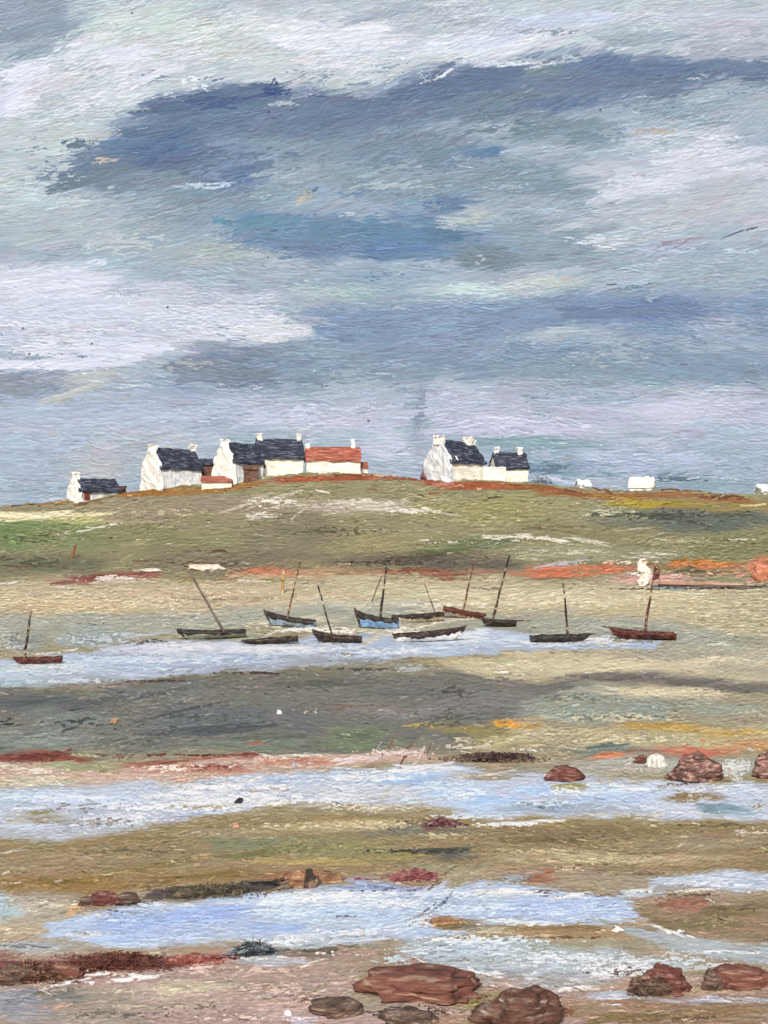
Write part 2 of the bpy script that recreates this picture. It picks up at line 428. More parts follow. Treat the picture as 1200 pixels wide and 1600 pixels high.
# opaque white and coloured accents
for (x, y, L, Wd, an, c, dr) in [
    (40, 112, 46, 12, 10, (224, 228, 244), .25), (14, 155, 30, 16, 10, (222, 226, 243), .3), (100, 570, 110, 8, 1, (224, 228, 244), .35), (150, 540, 90, 9, 2, (220, 225, 241), .35), (60, 500, 80, 10, 3, (214, 220, 238), .35),
    (440, 522, 32, 6, 3, (226, 230, 238), .4), (390, 500, 60, 6, 3, (214, 220, 230), .5), (60, 430, 90, 8, 4, (222, 226, 240), .45), (110, 450, 60, 6, 6, (222, 226, 240), .5),
    (500, 60, 90, 10, 4, (228, 230, 240), .4), (560, 42, 60, 5, 3, (230, 232, 238), .5), (200, 78, 60, 8, 8, (222, 226, 238), .4), (240, 115, 60, 6, 18, (220, 224, 234), .5), (150, 160, 70, 5, 24, (216, 220, 230), .5),
    (700, 112, 12, 3.5, 35, (240, 243, 250), .1), (690, 118, 9, 2.5, 10, (244, 246, 252), .1), (745, 86, 60, 3, 12, (220, 226, 238), .5), (860, 100, 60, 2.5, 10, (222, 228, 240), .6),
    (165, 212, 26, 3, 12, (206, 194, 180), .45), (190, 210, 8, 2.5, 20, (214, 200, 184), .3), (194, 259, 6, 4, 40, (206, 200, 180), .2), (480, 305, 22, 10, 10, (182, 178, 160), .65), (490, 300, 12, 6, 20, (80, 98, 130), .5), (470, 312, 10, 6, 10, (196, 188, 170), .65),
    (430, 135, 16, 8, 70, (62, 84, 138), .5), (400, 145, 40, 8, 12, (78, 98, 142), .5), (330, 160, 50, 6, 10, (96, 116, 150), .6), (250, 235, 50, 10, 40, (98, 120, 154), .4), (400, 265, 16, 8, 30, (106, 130, 160), .4), (310, 290, 46, 3, 6, (182, 200, 216), .5), (360, 285, 26, 2, 8, (196, 212, 232), .5),
    (1010, 205, 40, 4, 6, (196, 182, 172), .65), (1040, 208, 12, 4, -40, (192, 180, 168), .6), (1150, 365, 34, 2.4, 18, (82, 98, 118), .3), (1176, 357, 10, 2.5, 25, (66, 84, 108), .2), (1000, 448, 40, 3, 8, (110, 124, 134), .4), (1070, 375, 40, 5, 6, (170, 160, 172), .5),
    (350, 345, 20, 8, 8, (108, 150, 170), .3), (560, 350, 44, 4, 8, (104, 138, 168), .4), (545, 338, 16, 4, 4, (206, 218, 224), .5), (750, 338, 26, 6, 20, (190, 200, 200), .65), (720, 450, 40, 8, 4, (204, 222, 224), .55), (850, 440, 40, 8, 6, (200, 206, 204), .65), (885, 436, 14, 4, 0, (196, 184, 172), .55), (960, 382, 40, 3, 6, (220, 226, 240), .6), (930, 376, 40, 4, 6, (200, 208, 212), .6),
    (490, 583, 9, 5, 70, (220, 228, 234), .6), (345, 599, 8, 3, 0, (214, 220, 228), .4), (470, 640, 24, 8, 20, (206, 210, 228), .5), (150, 585, 60, 8, 14, (190, 194, 192), .45), (100, 612, 40, 8, 24, (182, 188, 190), .5), (655, 630, 50, 8, 86, (156, 164, 184), .62),
    (1060, 630, 60, 10, 10, (202, 204, 224), .35), (800, 672, 100, 7, -3, (200, 202, 224), .35), (720, 640, 70, 5, 0, (192, 196, 214), .45), (860, 640, 60, 4, -4, (176, 180, 194), .5), (720, 668, 60, 4, 0, (170, 186, 188), .5), (890, 716, 14, 4, 20, (176, 170, 170), .5), (850, 740, 14, 5, 10, (96, 108, 130), .55), (1080, 748, 60, 4, 2, (116, 130, 146), .6), (1050, 740, 50, 4, 8, (140, 152, 168), .6), (950, 742, 40, 5, 8, (124, 152, 166), .6),
    (880, 750, 40, 5, -4, (206, 210, 226), .4), (1120, 745, 60, 2.5, 3, (206, 214, 226), .6)]:
    cs.dab(x, y, L, Wd, an, np.array(c) / 255, 0.9, dr, 0, 0.02)
# drag marks: light and shade of paint ridges go into the sky colour
for _ in range(850):        # broken colour dragged over its neighbour
    x, y = rng.uniform(-120, 1320), rng.uniform(-60, 842)
    c, w = sp.at(x + rng.normal(0, 55), y + rng.normal(0, 34))
    cs.scumble(x, y, rng.uniform(20, 95), rng.uniform(5, 20), np.clip(c * (1 + rng.normal(0.015, 0.05)), 0, 1), rng.uniform(0.3, 0.6), rng.uniform(7, 16), rng.uniform(1.8, 3), None, 0.8, math.tan(math.radians(sky_ang(x, y))))
for (x, y, L, Wd, an, c) in [(30, 20, 90, 22, 10, (156, 168, 184)), (55, 50, 75, 20, 14, (150, 163, 180)), (30, 75, 70, 12, 14, (166, 178, 190)), (40, 108, 46, 11, 14, (226, 229, 245)), (10, 160, 34, 18, 20, (224, 227, 244)), (180, 92, 60, 9, 8, (226, 228, 240)), (240, 118, 60, 7, 22, (224, 227, 238)), (150, 155, 80, 6, 26, (214, 220, 228)),
        (520, 62, 90, 13, 6, (228, 231, 242)), (600, 78, 90, 9, 6, (216, 224, 236)), (760, 60, 70, 12, 8, (216, 222, 238)), (870, 30, 90, 8, 6, (206, 214, 236)), (600, 22, 80, 7, 10, (176, 186, 200)), (1010, 60, 80, 12, 2, (172, 186, 198)), (1150, 78, 70, 14, 4, (178, 184, 196)), (1120, 25, 90, 10, 4, (200, 206, 220)),
        (360, 150, 90, 7, 12, (106, 124, 150)), (300, 200, 110, 14, 12, (112, 132, 158)), (240, 235, 70, 12, 30, (104, 126, 158)), (560, 175, 120, 12, 12, (116, 134, 158)), (730, 135, 110, 16, 12, (110, 126, 154)), (930, 125, 130, 12, 3, (118, 134, 158)), (1020, 110, 80, 10, 2, (112, 130, 160)), (160, 275, 90, 8, 14, (122, 138, 152)),
        (1010, 290, 110, 10, 14, (212, 217, 229)), (1110, 250, 110, 12, 12, (214, 218, 232)), (960, 335, 110, 8, 14, (190, 198, 208)), (540, 360, 130, 14, 3, (120, 146, 170)), (650, 372, 90, 12, 0, (112, 142, 170)), (420, 348, 60, 7, 6, (118, 152, 172)), (705, 328, 16, 10, 0, (116, 140, 168)), (640, 400, 90, 7, 3, (118, 146, 172)),
        (80, 445, 110, 10, 6, (222, 226, 242)), (80, 490, 110, 12, 6, (216, 221, 238)), (100, 568, 130, 9, 2, (226, 229, 244)), (160, 548, 90, 8, 2, (222, 226, 242)), (320, 500, 110, 9, 4, (212, 218, 232)), (400, 520, 70, 5, 0, (224, 228, 236)), (350, 580, 90, 14, 0, (136, 146, 162)), (20, 605, 50, 14, -4, (148, 156, 168)), (120, 612, 60, 6, 18, (192, 196, 192)),
        (1000, 485, 130, 8, 0, (124, 142, 170)), (560, 585, 130, 10, 2, (140, 158, 174)), (880, 575, 130, 10, 2, (144, 162, 178)), (80, 640, 120, 8, 4, (182, 194, 214)), (250, 655, 120, 8, 2, (184, 192, 212)), (520, 655, 90, 10, 3, (200, 203, 222)), (820, 668, 130, 8, -2, (202, 204, 226)), (1080, 632, 90, 10, 4, (206, 208, 228)), (700, 645, 90, 6, 0, (192, 196, 214)), (1000, 715, 110, 8, 0, (186, 196, 218)), (840, 692, 110, 6, -2, (148, 172, 180))]:
    for k_ in range(3):
        cs.dab(x + rng.normal(0, L * .12), y + rng.normal(0, Wd * .3), L, Wd * rng.uniform(.5, .9), an, np.array(c) / 255, 0.85, 0.2, 0, 0.025)
for (x, y, rx, ry, c, de) in [(560, 355, 230, 46, (112, 144, 172), .42), (640, 250, 220, 50, (126, 146, 164), .42), (420, 250, 160, 40, (116, 136, 158), .4), (140, 255, 110, 40, (124, 142, 158), .4), (90, 270, 60, 40, (196, 206, 210), .42), (800, 200, 160, 40, (122, 140, 154), .4), (430, 300, 130, 30, (140, 164, 174), .4), (1000, 160, 150, 30, (132, 148, 166), .4), (430, 140, 60, 22, (72, 92, 134), .42), (330, 160, 90, 22, (88, 106, 142), .5), (120, 225, 60, 20, (110, 128, 146), .5), (480, 308, 34, 20, (186, 182, 164), .5), (495, 300, 18, 10, (78, 96, 128), .5), (740, 455, 80, 22, (206, 224, 226), .6), (740, 340, 40, 20, (196, 202, 198), .45),
        (1000, 285, 120, 30, (222, 226, 238), .5), (1100, 240, 120, 30, (216, 220, 234), .5), (930, 375, 100, 16, (218, 224, 236), .5), (370, 490, 110, 40, (214, 219, 232), .55), (420, 530, 80, 16, (220, 222, 220), .5), (200, 380, 140, 40, (198, 206, 210), .45), (330, 290, 90, 12, (196, 212, 230), .5), (800, 100, 110, 12, (226, 232, 242), .5), (658, 640, 20, 70, (144, 150, 170), .38), (470, 650, 60, 30, (206, 210, 230), .5), (800, 660, 150, 26, (206, 208, 228), .5), (1060, 640, 100, 24, (210, 212, 230), .5), (860, 730, 80, 18, (110, 128, 146), .5), (1060, 748, 90, 10, (108, 122, 138), .5), (290, 90, 110, 40, (224, 226, 236), .45), (560, 70, 170, 36, (230, 232, 242), .45), (160, 250, 60, 12, (204, 194, 176), .35), (1040, 206, 50, 8, (196, 184, 170), .45), (860, 440, 60, 16, (200, 206, 202), .45), (620, 290, 120, 16, (182, 196, 204), .45), (250, 700, 110, 34, (196, 196, 192), .4), (560, 590, 110, 30, (168, 184, 196), .45), (950, 560, 160, 30, (176, 188, 196), .4), (300, 570, 90, 20, (176, 180, 178), .45)]:
    cs.scumble(x, y, rx, ry, np.array(c) / 255, de + 0.07, 14, 2.4, None, 0.92, 0.14 if y < 330 else 0.03)
up_ = lambda X, Y: 1 - smooth(300, 430, Y + 120 * (fbm(X / 200, Y / 120, 91, 2) - 0.5))
lo_ = lambda X, Y: 1 - up_(X, Y)
cs.flecks(sp, 9000, sky_ang, 0.09, -120, 1320, -60, 842, 4, 17, 0.7, 1.7, 601)
cs.grain(0.020, 30, 2.3, [(0.19, up_), (0.03, lo_)], 300)  # lit and shaded ridge edges, painted into the sky's glow colour
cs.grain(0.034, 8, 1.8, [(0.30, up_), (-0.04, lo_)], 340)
cs.sharpen(1.2)
for (x, y) in [(36, 513), (46, 553), (144, 537), (206, 20), (576, 658), (420, 175), (938, 172), (262, 480)]:
    cs.stroke(x, y, 3.2, 2.2, 30, np.array((70, 66, 70)) / 255, 0.9, 0.1)

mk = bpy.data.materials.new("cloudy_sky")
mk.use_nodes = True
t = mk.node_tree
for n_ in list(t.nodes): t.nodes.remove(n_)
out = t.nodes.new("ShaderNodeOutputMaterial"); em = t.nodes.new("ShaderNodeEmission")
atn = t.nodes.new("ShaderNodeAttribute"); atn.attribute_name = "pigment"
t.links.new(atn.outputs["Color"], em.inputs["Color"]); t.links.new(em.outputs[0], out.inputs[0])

RS = 3000.0
xs = np.concatenate([np.arange(-1500, -120, 14), np.arange(-120, 1320, 1.5), np.arange(1320, 2700, 14)])
ys = np.concatenate([np.arange(-1500, -60, 14), np.arange(-60, 842, 1.25), [850, 900]])
PX, PY = np.meshgrid(xs, ys)
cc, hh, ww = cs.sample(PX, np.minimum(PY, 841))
D = np.stack([PX - 600, np.full_like(PX, F), HZ - PY], -1)
D /= np.linalg.norm(D, axis=-1, keepdims=True)
P = (D * RS + np.array([0, 0, H])).reshape(-1, 3)


def quads(ny, nx):
    idx = np.arange(ny * nx).reshape(ny, nx)
    return np.stack([idx[:-1, :-1], idx[1:, :-1], idx[1:, 1:], idx[:-1, 1:]], -1)


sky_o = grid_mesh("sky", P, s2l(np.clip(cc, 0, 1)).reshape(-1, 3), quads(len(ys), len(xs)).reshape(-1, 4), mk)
tag(sky_o, kind="structure")

# ------------------------------------------------------------------ LAND
RIDGE = np.array([(-130, 800), (0, 791), (60, 785), (100, 781), (160, 776), (230, 765), (300, 757), (380, 751), (440, 742), (500, 738), (570, 738), (660, 749), (765, 750), (860, 757), (960, 766), (1050, 764), (1130, 770), (1200, 773), (1330, 777)], float)


def ridge(px):
    return np.interp(px, RIDGE[:, 0], RIDGE[:, 1])


def dist(px, py):
    """Distance of the ground seen at (px, py) from the reference spot."""
    px = np.asarray(px, float); py = np.asarray(py, float)
    r = ridge(px)
    flat = H * F / np.maximum(py - HZ, 40)
    up = np.where(py > 950, np.interp(py, [950, 1000], [105, 85.135]),
                  np.where(py > 905, np.interp(py, [905, 950], [122, 105]), 122 + (905 - py) / (905 - r) * 43.0))
    return np.where(py >= 1000, flat, up)


def at(px, py, d=None):
    d = float(dist(px, py)) if d is None else d
    return Vector(((px - 600) / F * d, d, H - (py - HZ) / F * d))


lp = Plan(-130, 1330, 720, 1670, (150, 140, 112))
B, O = lp.band, lp.blob
# hill turf
B([(-130, 830, 120), (1330, 820, 120)], (138, 132, 98), 0.3)
O(60, 835, 160, 30, (122, 132, 88)); O(15, 830, 80, 20, (116, 132, 84)); B([(-130, 806, 7), (100, 804, 6), (180, 798, 3)], (224, 214, 168), 0.8); O(120, 810, 80, 9, (168, 168, 112))
O(320, 795, 160, 24, (142, 130, 106)); O(250, 840, 120, 26, (128, 126, 88)); O(380, 870, 130, 24, (122, 112, 88)); O(560, 790, 130, 14, (168, 158, 138)); O(470, 830, 110, 24, (124, 118, 92)); O(600, 845, 140, 18, (144, 136, 98))
O(760, 795, 130, 26, (144, 138, 92)); O(720, 850, 90, 16, (112, 116, 82)); O(640, 870, 120, 14, (112, 102, 82)); O(900, 830, 140, 22, (134, 128, 92)); O(1050, 800, 120, 16, (104, 106, 92)); O(1100, 815, 120, 18, (98, 102, 86)); O(1120, 785, 120, 12, (140, 124, 72)); O(1010, 785, 60, 8, (156, 136, 58)); O(950, 800, 80, 12, (142, 140, 104)); O(1160, 850, 120, 22, (124, 122, 84)); O(900, 860, 140, 12, (150, 146, 114))
O(60, 880, 120, 16, (112, 110, 82)); O(700, 880, 120, 10, (104, 96, 80))
B([(200, 772, 5), (330, 765, 5), (420, 752, 4)], (140, 104, 56), 0.8); B([(440, 750, 5), (560, 744, 4), (640, 744, 5), (700, 757, 6), (840, 760, 5), (900, 768, 3)], (142, 82, 54), 0.7); B([(840, 768, 5), (960, 774, 5), (1060, 770, 5), (1180, 782, 5)], (140, 98, 60), 0.8)
# foot of the hill: rust, orange, pink
B([(80, 908, 6), (170, 900, 9), (250, 896, 5)], (140, 92, 76), 0.6); O(170, 905, 60, 4, (206, 186, 170)); O(20, 915, 40, 5, (176, 150, 130)); O(420, 893, 60, 7, (184, 128, 96)); O(380, 905, 60, 5, (170, 140, 110)); O(650, 892, 110, 6, (142, 100, 78)); O(520, 892, 60, 9, (172, 142, 108))
# foreshore
B([(-130, 945, 36), (250, 940, 42), (500, 930, 36), (800, 930, 34), (1330, 960, 40)], (180, 166, 134), 0.4)
O(70, 945, 110, 18, (192, 174, 138)); O(300, 930, 120, 14, (172, 156, 128)); O(330, 950, 100, 10, (190, 172, 142)); O(620, 920, 120, 12, (186, 176, 142)); O(780, 930, 150, 16, (188, 178, 146)); O(1000, 945, 140, 20, (184, 172, 136)); O(1140, 960, 120, 30, (176, 166, 132)); O(560, 945, 150, 12, (186, 182, 158)); O(1100, 1000, 120, 20, (156, 154, 134))
O(900, 888, 70, 10, (192, 122, 90), soft=.7); O(860, 885, 26, 7, (190, 150, 140)); O(1095, 880, 50, 10, (176, 124, 66)); O(1080, 892, 50, 9, (120, 108, 80)); O(1000, 906, 50, 5, (204, 158, 142)); O(1190, 892, 24, 18, (196, 122, 84)); O(1150, 915, 60, 3, (80, 66, 58)); O(1050, 918, 40, 4, (112, 120, 118))
B([(-130, 985, 26), (200, 975, 22), (400, 965, 18), (650, 970, 22), (900, 975, 20), (1100, 990, 16)], (160, 160, 144), 0.6); O(140, 995, 70, 14, (150, 158, 150)); O(30, 1005, 40, 18, (146, 148, 138)); O(380, 995, 50, 10, (160, 162, 140)); O(600, 985, 60, 14, (186, 182, 160)); O(470, 968, 50, 7, (196, 190, 164))
# the channel behind the boats
B([(-130, 1058, 26), (60, 1050, 22), (160, 1036, 26), (260, 1026, 30), (400, 1024, 26), (520, 1016, 22), (640, 1012, 18), (760, 1002, 18), (880, 1004, 12), (1030, 1004, 6)], (176, 192, 217), 0.25, water=1)
O(300, 1012, 110, 9, (206, 212, 230), water=1); O(60, 1045, 60, 10, (186, 204, 210), water=1); O(440, 1014, 80, 8, (210, 216, 230), water=1); O(740, 996, 80, 12, (198, 212, 236), water=1); O(250, 1040, 110, 8, (166, 184, 214), water=1); O(500, 1030, 70, 8, (170, 182, 198), water=1); O(650, 1018, 60, 8, (190, 206, 230), water=1); O(940, 1000, 50, 6, (208, 216, 226), water=1); O(20, 1068, 60, 8, (172, 190, 202), water=1)
# sand bar on the right, dark weed bank on the left
B([(700, 1040, 10), (860, 1036, 22), (1330, 1036, 34)], (184, 174, 144), 0.5); O(1050, 1020, 140, 10, (160, 154, 134)); O(1170, 1045, 60, 12, (164, 156, 132))
B([(-130, 1132, 56), (120, 1122, 60), (330, 1112, 68), (480, 1112, 74), (620, 1110, 72), (720, 1108, 60), (800, 1100, 30), (860, 1090, 18)], (101, 100, 91), 0.4)
O(250, 1075, 120, 14, (100, 104, 98)); O(340, 1120, 150, 20, (90, 93, 92)); O(60, 1100, 90, 16, (84, 88, 86)); O(60, 1150, 90, 20, (120, 124, 114)); O(100, 1120, 60, 16, (108, 112, 106)); O(560, 1090, 120, 14, (104, 102, 94)); O(560, 1150, 70, 18, (108, 116, 90)); O(620, 1110, 90, 12, (116, 112, 106)); O(420, 1160, 90, 12, (106, 110, 96)); O(740, 1090, 90, 16, (108, 106, 98))
O(960, 1085, 150, 20, (146, 146, 130)); B([(900, 1058, 6), (1020, 1060, 9), (1150, 1072, 9), (1330, 1078, 10)], (116, 110, 98), 0.7); O(1040, 1080, 110, 9, (192, 180, 148)); B([(780, 1070, 8), (860, 1072, 8), (920, 1064, 4)], (112, 106, 98), 0.7)
O(920, 1110, 140, 16, (138, 142, 126)); O(1130, 1105, 90, 9, (144, 144, 124)); B([(900, 1150, 16), (1330, 1150, 26)], (174, 162, 124), 0.6); O(1050, 1132, 90, 8, (168, 138, 74)); O(1150, 1145, 70, 6, (176, 146, 84)); O(800, 1150, 70, 14, (170, 158, 112)); O(860, 1150, 70, 14, (164, 154, 122)); O(790, 1130, 34, 6, (206, 148, 66)); O(730, 1140, 60, 9, (132, 120, 76)); O(1180, 1165, 60, 10, (176, 140, 96))
O(950, 1170, 90, 9, (118, 126, 114)); O(955, 1180, 40, 7, (196, 128, 92)); O(1090, 1172, 50, 8, (184, 108, 82)); O(1040, 1185, 40, 9, (140, 112, 92)); B([(880, 1195, 12), (1000, 1195, 14), (1330, 1195, 14)], (164, 162, 150), 0.6)
# rust edge and pink shingle
B([(-130, 1182, 8), (60, 1182, 10), (130, 1186, 5)], (124, 70, 54), 0.6); B([(150, 1200, 5), (260, 1190, 5), (400, 1180, 5)], (130, 72, 56), 0.7); B([(-130, 1204, 14), (200, 1212, 18), (420, 1196, 16), (580, 1180, 10), (700, 1184, 6)], (186, 160, 144), 0.5); O(120, 1196, 60, 8, (150, 148, 116)); O(300, 1200, 90, 6, (160, 112, 94)); O(480, 1188, 70, 6, (176, 130, 110)); O(60, 1218, 80, 8, (190, 182, 160))
# second pool
B([(-130, 1268, 46), (150, 1262, 38), (330, 1246, 30), (480, 1226, 26), (620, 1226, 34), (760, 1236, 40), (900, 1240, 34), (1050, 1248, 26), (1330, 1250, 30)], (192, 203, 222), 0.25, water=1)
O(100, 1245, 110, 8, (196, 212, 240), water=1); O(330, 1250, 80, 10, (220, 222, 226), water=1); O(200, 1270, 130, 10, (178, 186, 206), water=1); O(60, 1275, 60, 10, (176, 176, 164)); O(120, 1300, 130, 14, (180, 184, 190), water=1); O(640, 1216, 70, 10, (164, 194, 232), water=1); O(560, 1240, 80, 14, (206, 208, 216), water=1); O(740, 1250, 70, 20, (178, 204, 238), water=1); O(680, 1200, 40, 6, (222, 226, 236), water=1); O(440, 1222, 40, 9, (176, 190, 216), water=1); O(850, 1235, 50, 12, (176, 202, 240), water=1); O(960, 1240, 60, 12, (186, 206, 238), water=1); O(900, 1262, 110, 9, (160, 172, 186), water=1); O(890, 1230, 30, 7, (174, 170, 118)); O(1090, 1244, 60, 7, (144, 122, 84)); O(1130, 1262, 40, 8, (120, 150, 162), water=1); O(1170, 1240, 60, 10, (190, 204, 226), water=1); O(770, 1212, 50, 5, (164, 150, 118)); O(800, 1200, 60, 6, (150, 146, 130))
O(480, 1255, 60, 7, (170, 164, 148)); O(30, 1240, 60, 8, (190, 206, 232), water=1)
# olive bank
B([(-130, 1360, 40), (100, 1356, 44), (260, 1340, 52), (420, 1330, 58), (560, 1318, 48), (700, 1318, 36), (850, 1322, 44), (1330, 1318, 46)], (136, 120, 82), 0.25)
O(120, 1380, 110, 14, (136, 112, 62)); O(300, 1365, 150, 14, (132, 112, 68)); O(60, 1345, 90, 14, (142, 126, 90)); O(420, 1315, 130, 14, (120, 120, 84)); O(560, 1290, 110, 10, (166, 152, 112)); O(560, 1330, 110, 14, (126, 122, 78)); O(700, 1330, 60, 10, (94, 90, 72)); O(640, 1300, 100, 10, (118, 114, 90)); O(360, 1300, 90, 9, (146, 134, 102)); O(900, 1300, 130, 12, (124, 108, 78)); O(1120, 1310, 110, 16, (142, 128, 96)); O(900, 1340, 110, 9, (168, 154, 116)); O(1050, 1340, 90, 8, (164, 150, 110)); O(720, 1352, 90, 8, (140, 134, 100)); O(860, 1360, 110, 10, (150, 134, 108)); O(470, 1345, 110, 6, (158, 140, 84))
B([(240, 1396, 9), (330, 1392, 10), (430, 1382, 9), (490, 1375, 8)], (76, 72, 62), 0.6); O(200, 1410, 40, 6, (100, 94, 82)); O(470, 1372, 50, 12, (140, 98, 64))
B([(-130, 1420, 26), (60, 1425, 26), (130, 1425, 20)], (166, 162, 138), 0.5); O(30, 1455, 60, 14, (176, 164, 136)); O(60, 1480, 70, 9, (160, 168, 162)); O(-20, 1420, 40, 26, (172, 194, 200), water=1); O(220, 1422, 60, 6, (160, 162, 154))
# third pool
B([(70, 1455, 16), (150, 1445, 30), (260, 1444, 38), (400, 1432, 40), (520, 1426, 46), (640, 1424, 44), (760, 1416, 36), (880, 1418, 30), (990, 1424, 12)], (180, 198, 227), 0.22, water=1)
O(260, 1445, 130, 24, (164, 186, 230), water=1); O(340, 1425, 60, 12, (160, 180, 232), water=1); O(520, 1405, 100, 14, (206, 220, 236), water=1); O(600, 1385, 60, 6, (156, 170, 206), water=1); O(560, 1440, 110, 16, (186, 204, 228), water=1); O(660, 1420, 60, 14, (184, 202, 228), water=1); O(860, 1420, 90, 16, (172, 190, 226), water=1); O(780, 1396, 80, 6, (206, 214, 222), water=1); O(960, 1425, 40, 9, (178, 194, 228), water=1); O(470, 1470, 90, 9, (182, 192, 200), water=1)
O(700, 1438, 44, 8, (170, 130, 84)); O(720, 1446, 40, 6, (130, 116, 78)); O(780, 1450, 60, 8, (164, 166, 158)); O(1000, 1400, 60, 8, (150, 132, 110)); O(840, 1372, 34, 8, (150, 112, 84)); O(810, 1370, 26, 6, (150, 162, 160))
# right hand pools and flats
B([(1020, 1380, 9), (1120, 1376, 14), (1330, 1380, 14)], (182, 192, 206), 0.4, water=1); O(1080, 1385, 40, 5, (160, 146, 136)); O(1000, 1396, 40, 6, (176, 190, 194), water=1)
B([(1000, 1425, 10), (1080, 1430, 34), (1330, 1440, 40)], (134, 120, 88), 0.4); O(1080, 1412, 60, 10, (150, 112, 88)); O(1150, 1440, 80, 16, (130, 114, 80))
B([(780, 1450, 8), (900, 1458, 14), (1010, 1460, 14)], (150, 134, 98), 0.6)
B([(980, 1452, 5), (1060, 1472, 14), (1140, 1484, 16), (1330, 1490, 18)], (166, 172, 172), 0.35, water=1)
B([(620, 1480, 14), (720, 1492, 24), (840, 1496, 30), (960, 1500, 20), (1080, 1506, 10)], (172, 182, 186), 0.35, water=1); O(830, 1480, 110, 14, (168, 180, 176), water=1); O(930, 1470, 80, 9, (156, 152, 124)); O(960, 1510, 60, 12, (182, 180, 180), water=1); O(1020, 1490, 60, 9, (160, 150, 124)); O(740, 1475, 70, 9, (180, 196, 210), water=1); O(880, 1530, 90, 14, (172, 174, 180), op=.8, water=1)
# near shore
B([(-130, 1560, 64), (300, 1550, 66), (560, 1540, 66), (720, 1570, 48), (900, 1590, 50), (1330, 1570, 54)], (160, 140, 122), 0.2)
O(150, 1560, 150, 20, (146, 136, 114)); O(330, 1560, 130, 20, (168, 150, 132)); O(420, 1530, 110, 16, (158, 140, 120)); O(480, 1580, 110, 16, (174, 154, 138)); O(300, 1540, 80, 8, (180, 168, 140)); O(100, 1590, 140, 12, (150, 142, 122)); O(20, 1570, 50, 26, (140, 142, 142)); O(110, 1555, 40, 10, (122, 120, 106)); O(560, 1510, 80, 14, (150, 136, 112)); O(470, 1490, 90, 8, (128, 120, 100))
O(940, 1570, 110, 22, (154, 132, 104)); O(1100, 1580, 150, 26, (136, 116, 86)); O(1060, 1540, 150, 14, (160, 138, 112)); O(880, 1535, 80, 8, (168, 164, 152)); O(980, 1555, 60, 7, (180, 180, 186), water=1); O(1120, 1562, 80, 4, (172, 172, 180), water=1); O(760, 1560, 60, 18, (142, 130, 86)); O(700, 1590, 50, 12, (150, 126, 96)); O(590, 1560, 60, 16, (150, 138, 112))
B([(-130, 1515, 18), (100, 1510, 16), (240, 1502, 12), (300, 1500, 8)], (112, 72, 60), 0.5); O(200, 1500, 80, 9, (98, 62, 54)); O(60, 1520, 80, 12, (120, 84, 68)); O(330, 1496, 60, 6, (140, 88, 76)); O(420, 1500, 60, 7, (170, 176, 174))


def land_ang(x, y):
    b = float(np.interp(y, [740, 850, 950, 1100, 1300, 1600], [0, 1, 3, 5, 5, 5]))
    return b * math.cos(x / 330.0) + 3 * math.sin(x / 110.0 + y / 45.0)


B([(820, 892, 8), (960, 886, 8), (1080, 884, 7), (1330, 890, 11)], (178, 126, 98), 0.9, op=.6); O(890, 889, 80, 8, (196, 120, 86)); O(1020, 900, 60, 5, (206, 160, 144)); O(1120, 880, 60, 7, (186, 126, 70))
O(300, 925, 200, 10, (200, 178, 146), op=.6); O(850, 930, 220, 12, (206, 190, 156), op=.6); O(1000, 1035, 180, 12, (202, 188, 156), op=.6)
lp.tone(0.92, 0.88, 0.118)
lp.clarity(0.32, 9)
low_ = smooth(1240, 1420, lp.Y)[..., None] * (1 - lp.w[..., None])
lp.c = np.clip(lp.c + low_ * np.array((0.012, -0.006, 0.022)), 0, 1)
wm_ = lp.w[..., None]; gl_ = lp.c.mean(-1, keepdims=True)
lp.c = lp.c * (1 - wm_) + wm_ * np.clip(gl_ - 0.03 + (lp.c - gl_) * 0.74, 0, 1)      # pools: paler, greyer blue
cl = Canvas(-120, 1320, 722, 1664, 1.5, 1.2)
cl.fill(lp)
szf = lambda x, y: float(np.interp(y, [740, 900, 1100, 1600], [0.6, 0.65, 0.9, 1.15]))
passes(cl, lp, [(900, 20, 60, 3, 7, 0.4, 0.85), (4200, 10, 40, 1.6, 4.5, 0.5, 0.85), (6000, 7, 28, 1.0, 2.4, 0.55, 0.8)], land_ang, -120, 1320, 722, 1664, szf, jl=0.04)
for _ in range(7000):
    x, y = rng.uniform(-120, 1320), rng.uniform(722, 1664)
    c, w = lp.at(x, y)
    d = rng.normal(0, 0.075)
    cl.stroke(x, y, rng.uniform(4, 24) * szf(x, y), rng.uniform(0.6, 1.5), land_ang(x, y) + rng.normal(0, 7), np.clip(c + d, 0, 1), 0.7, 0.5, w, 0.01)
WH = (236, 236, 230)
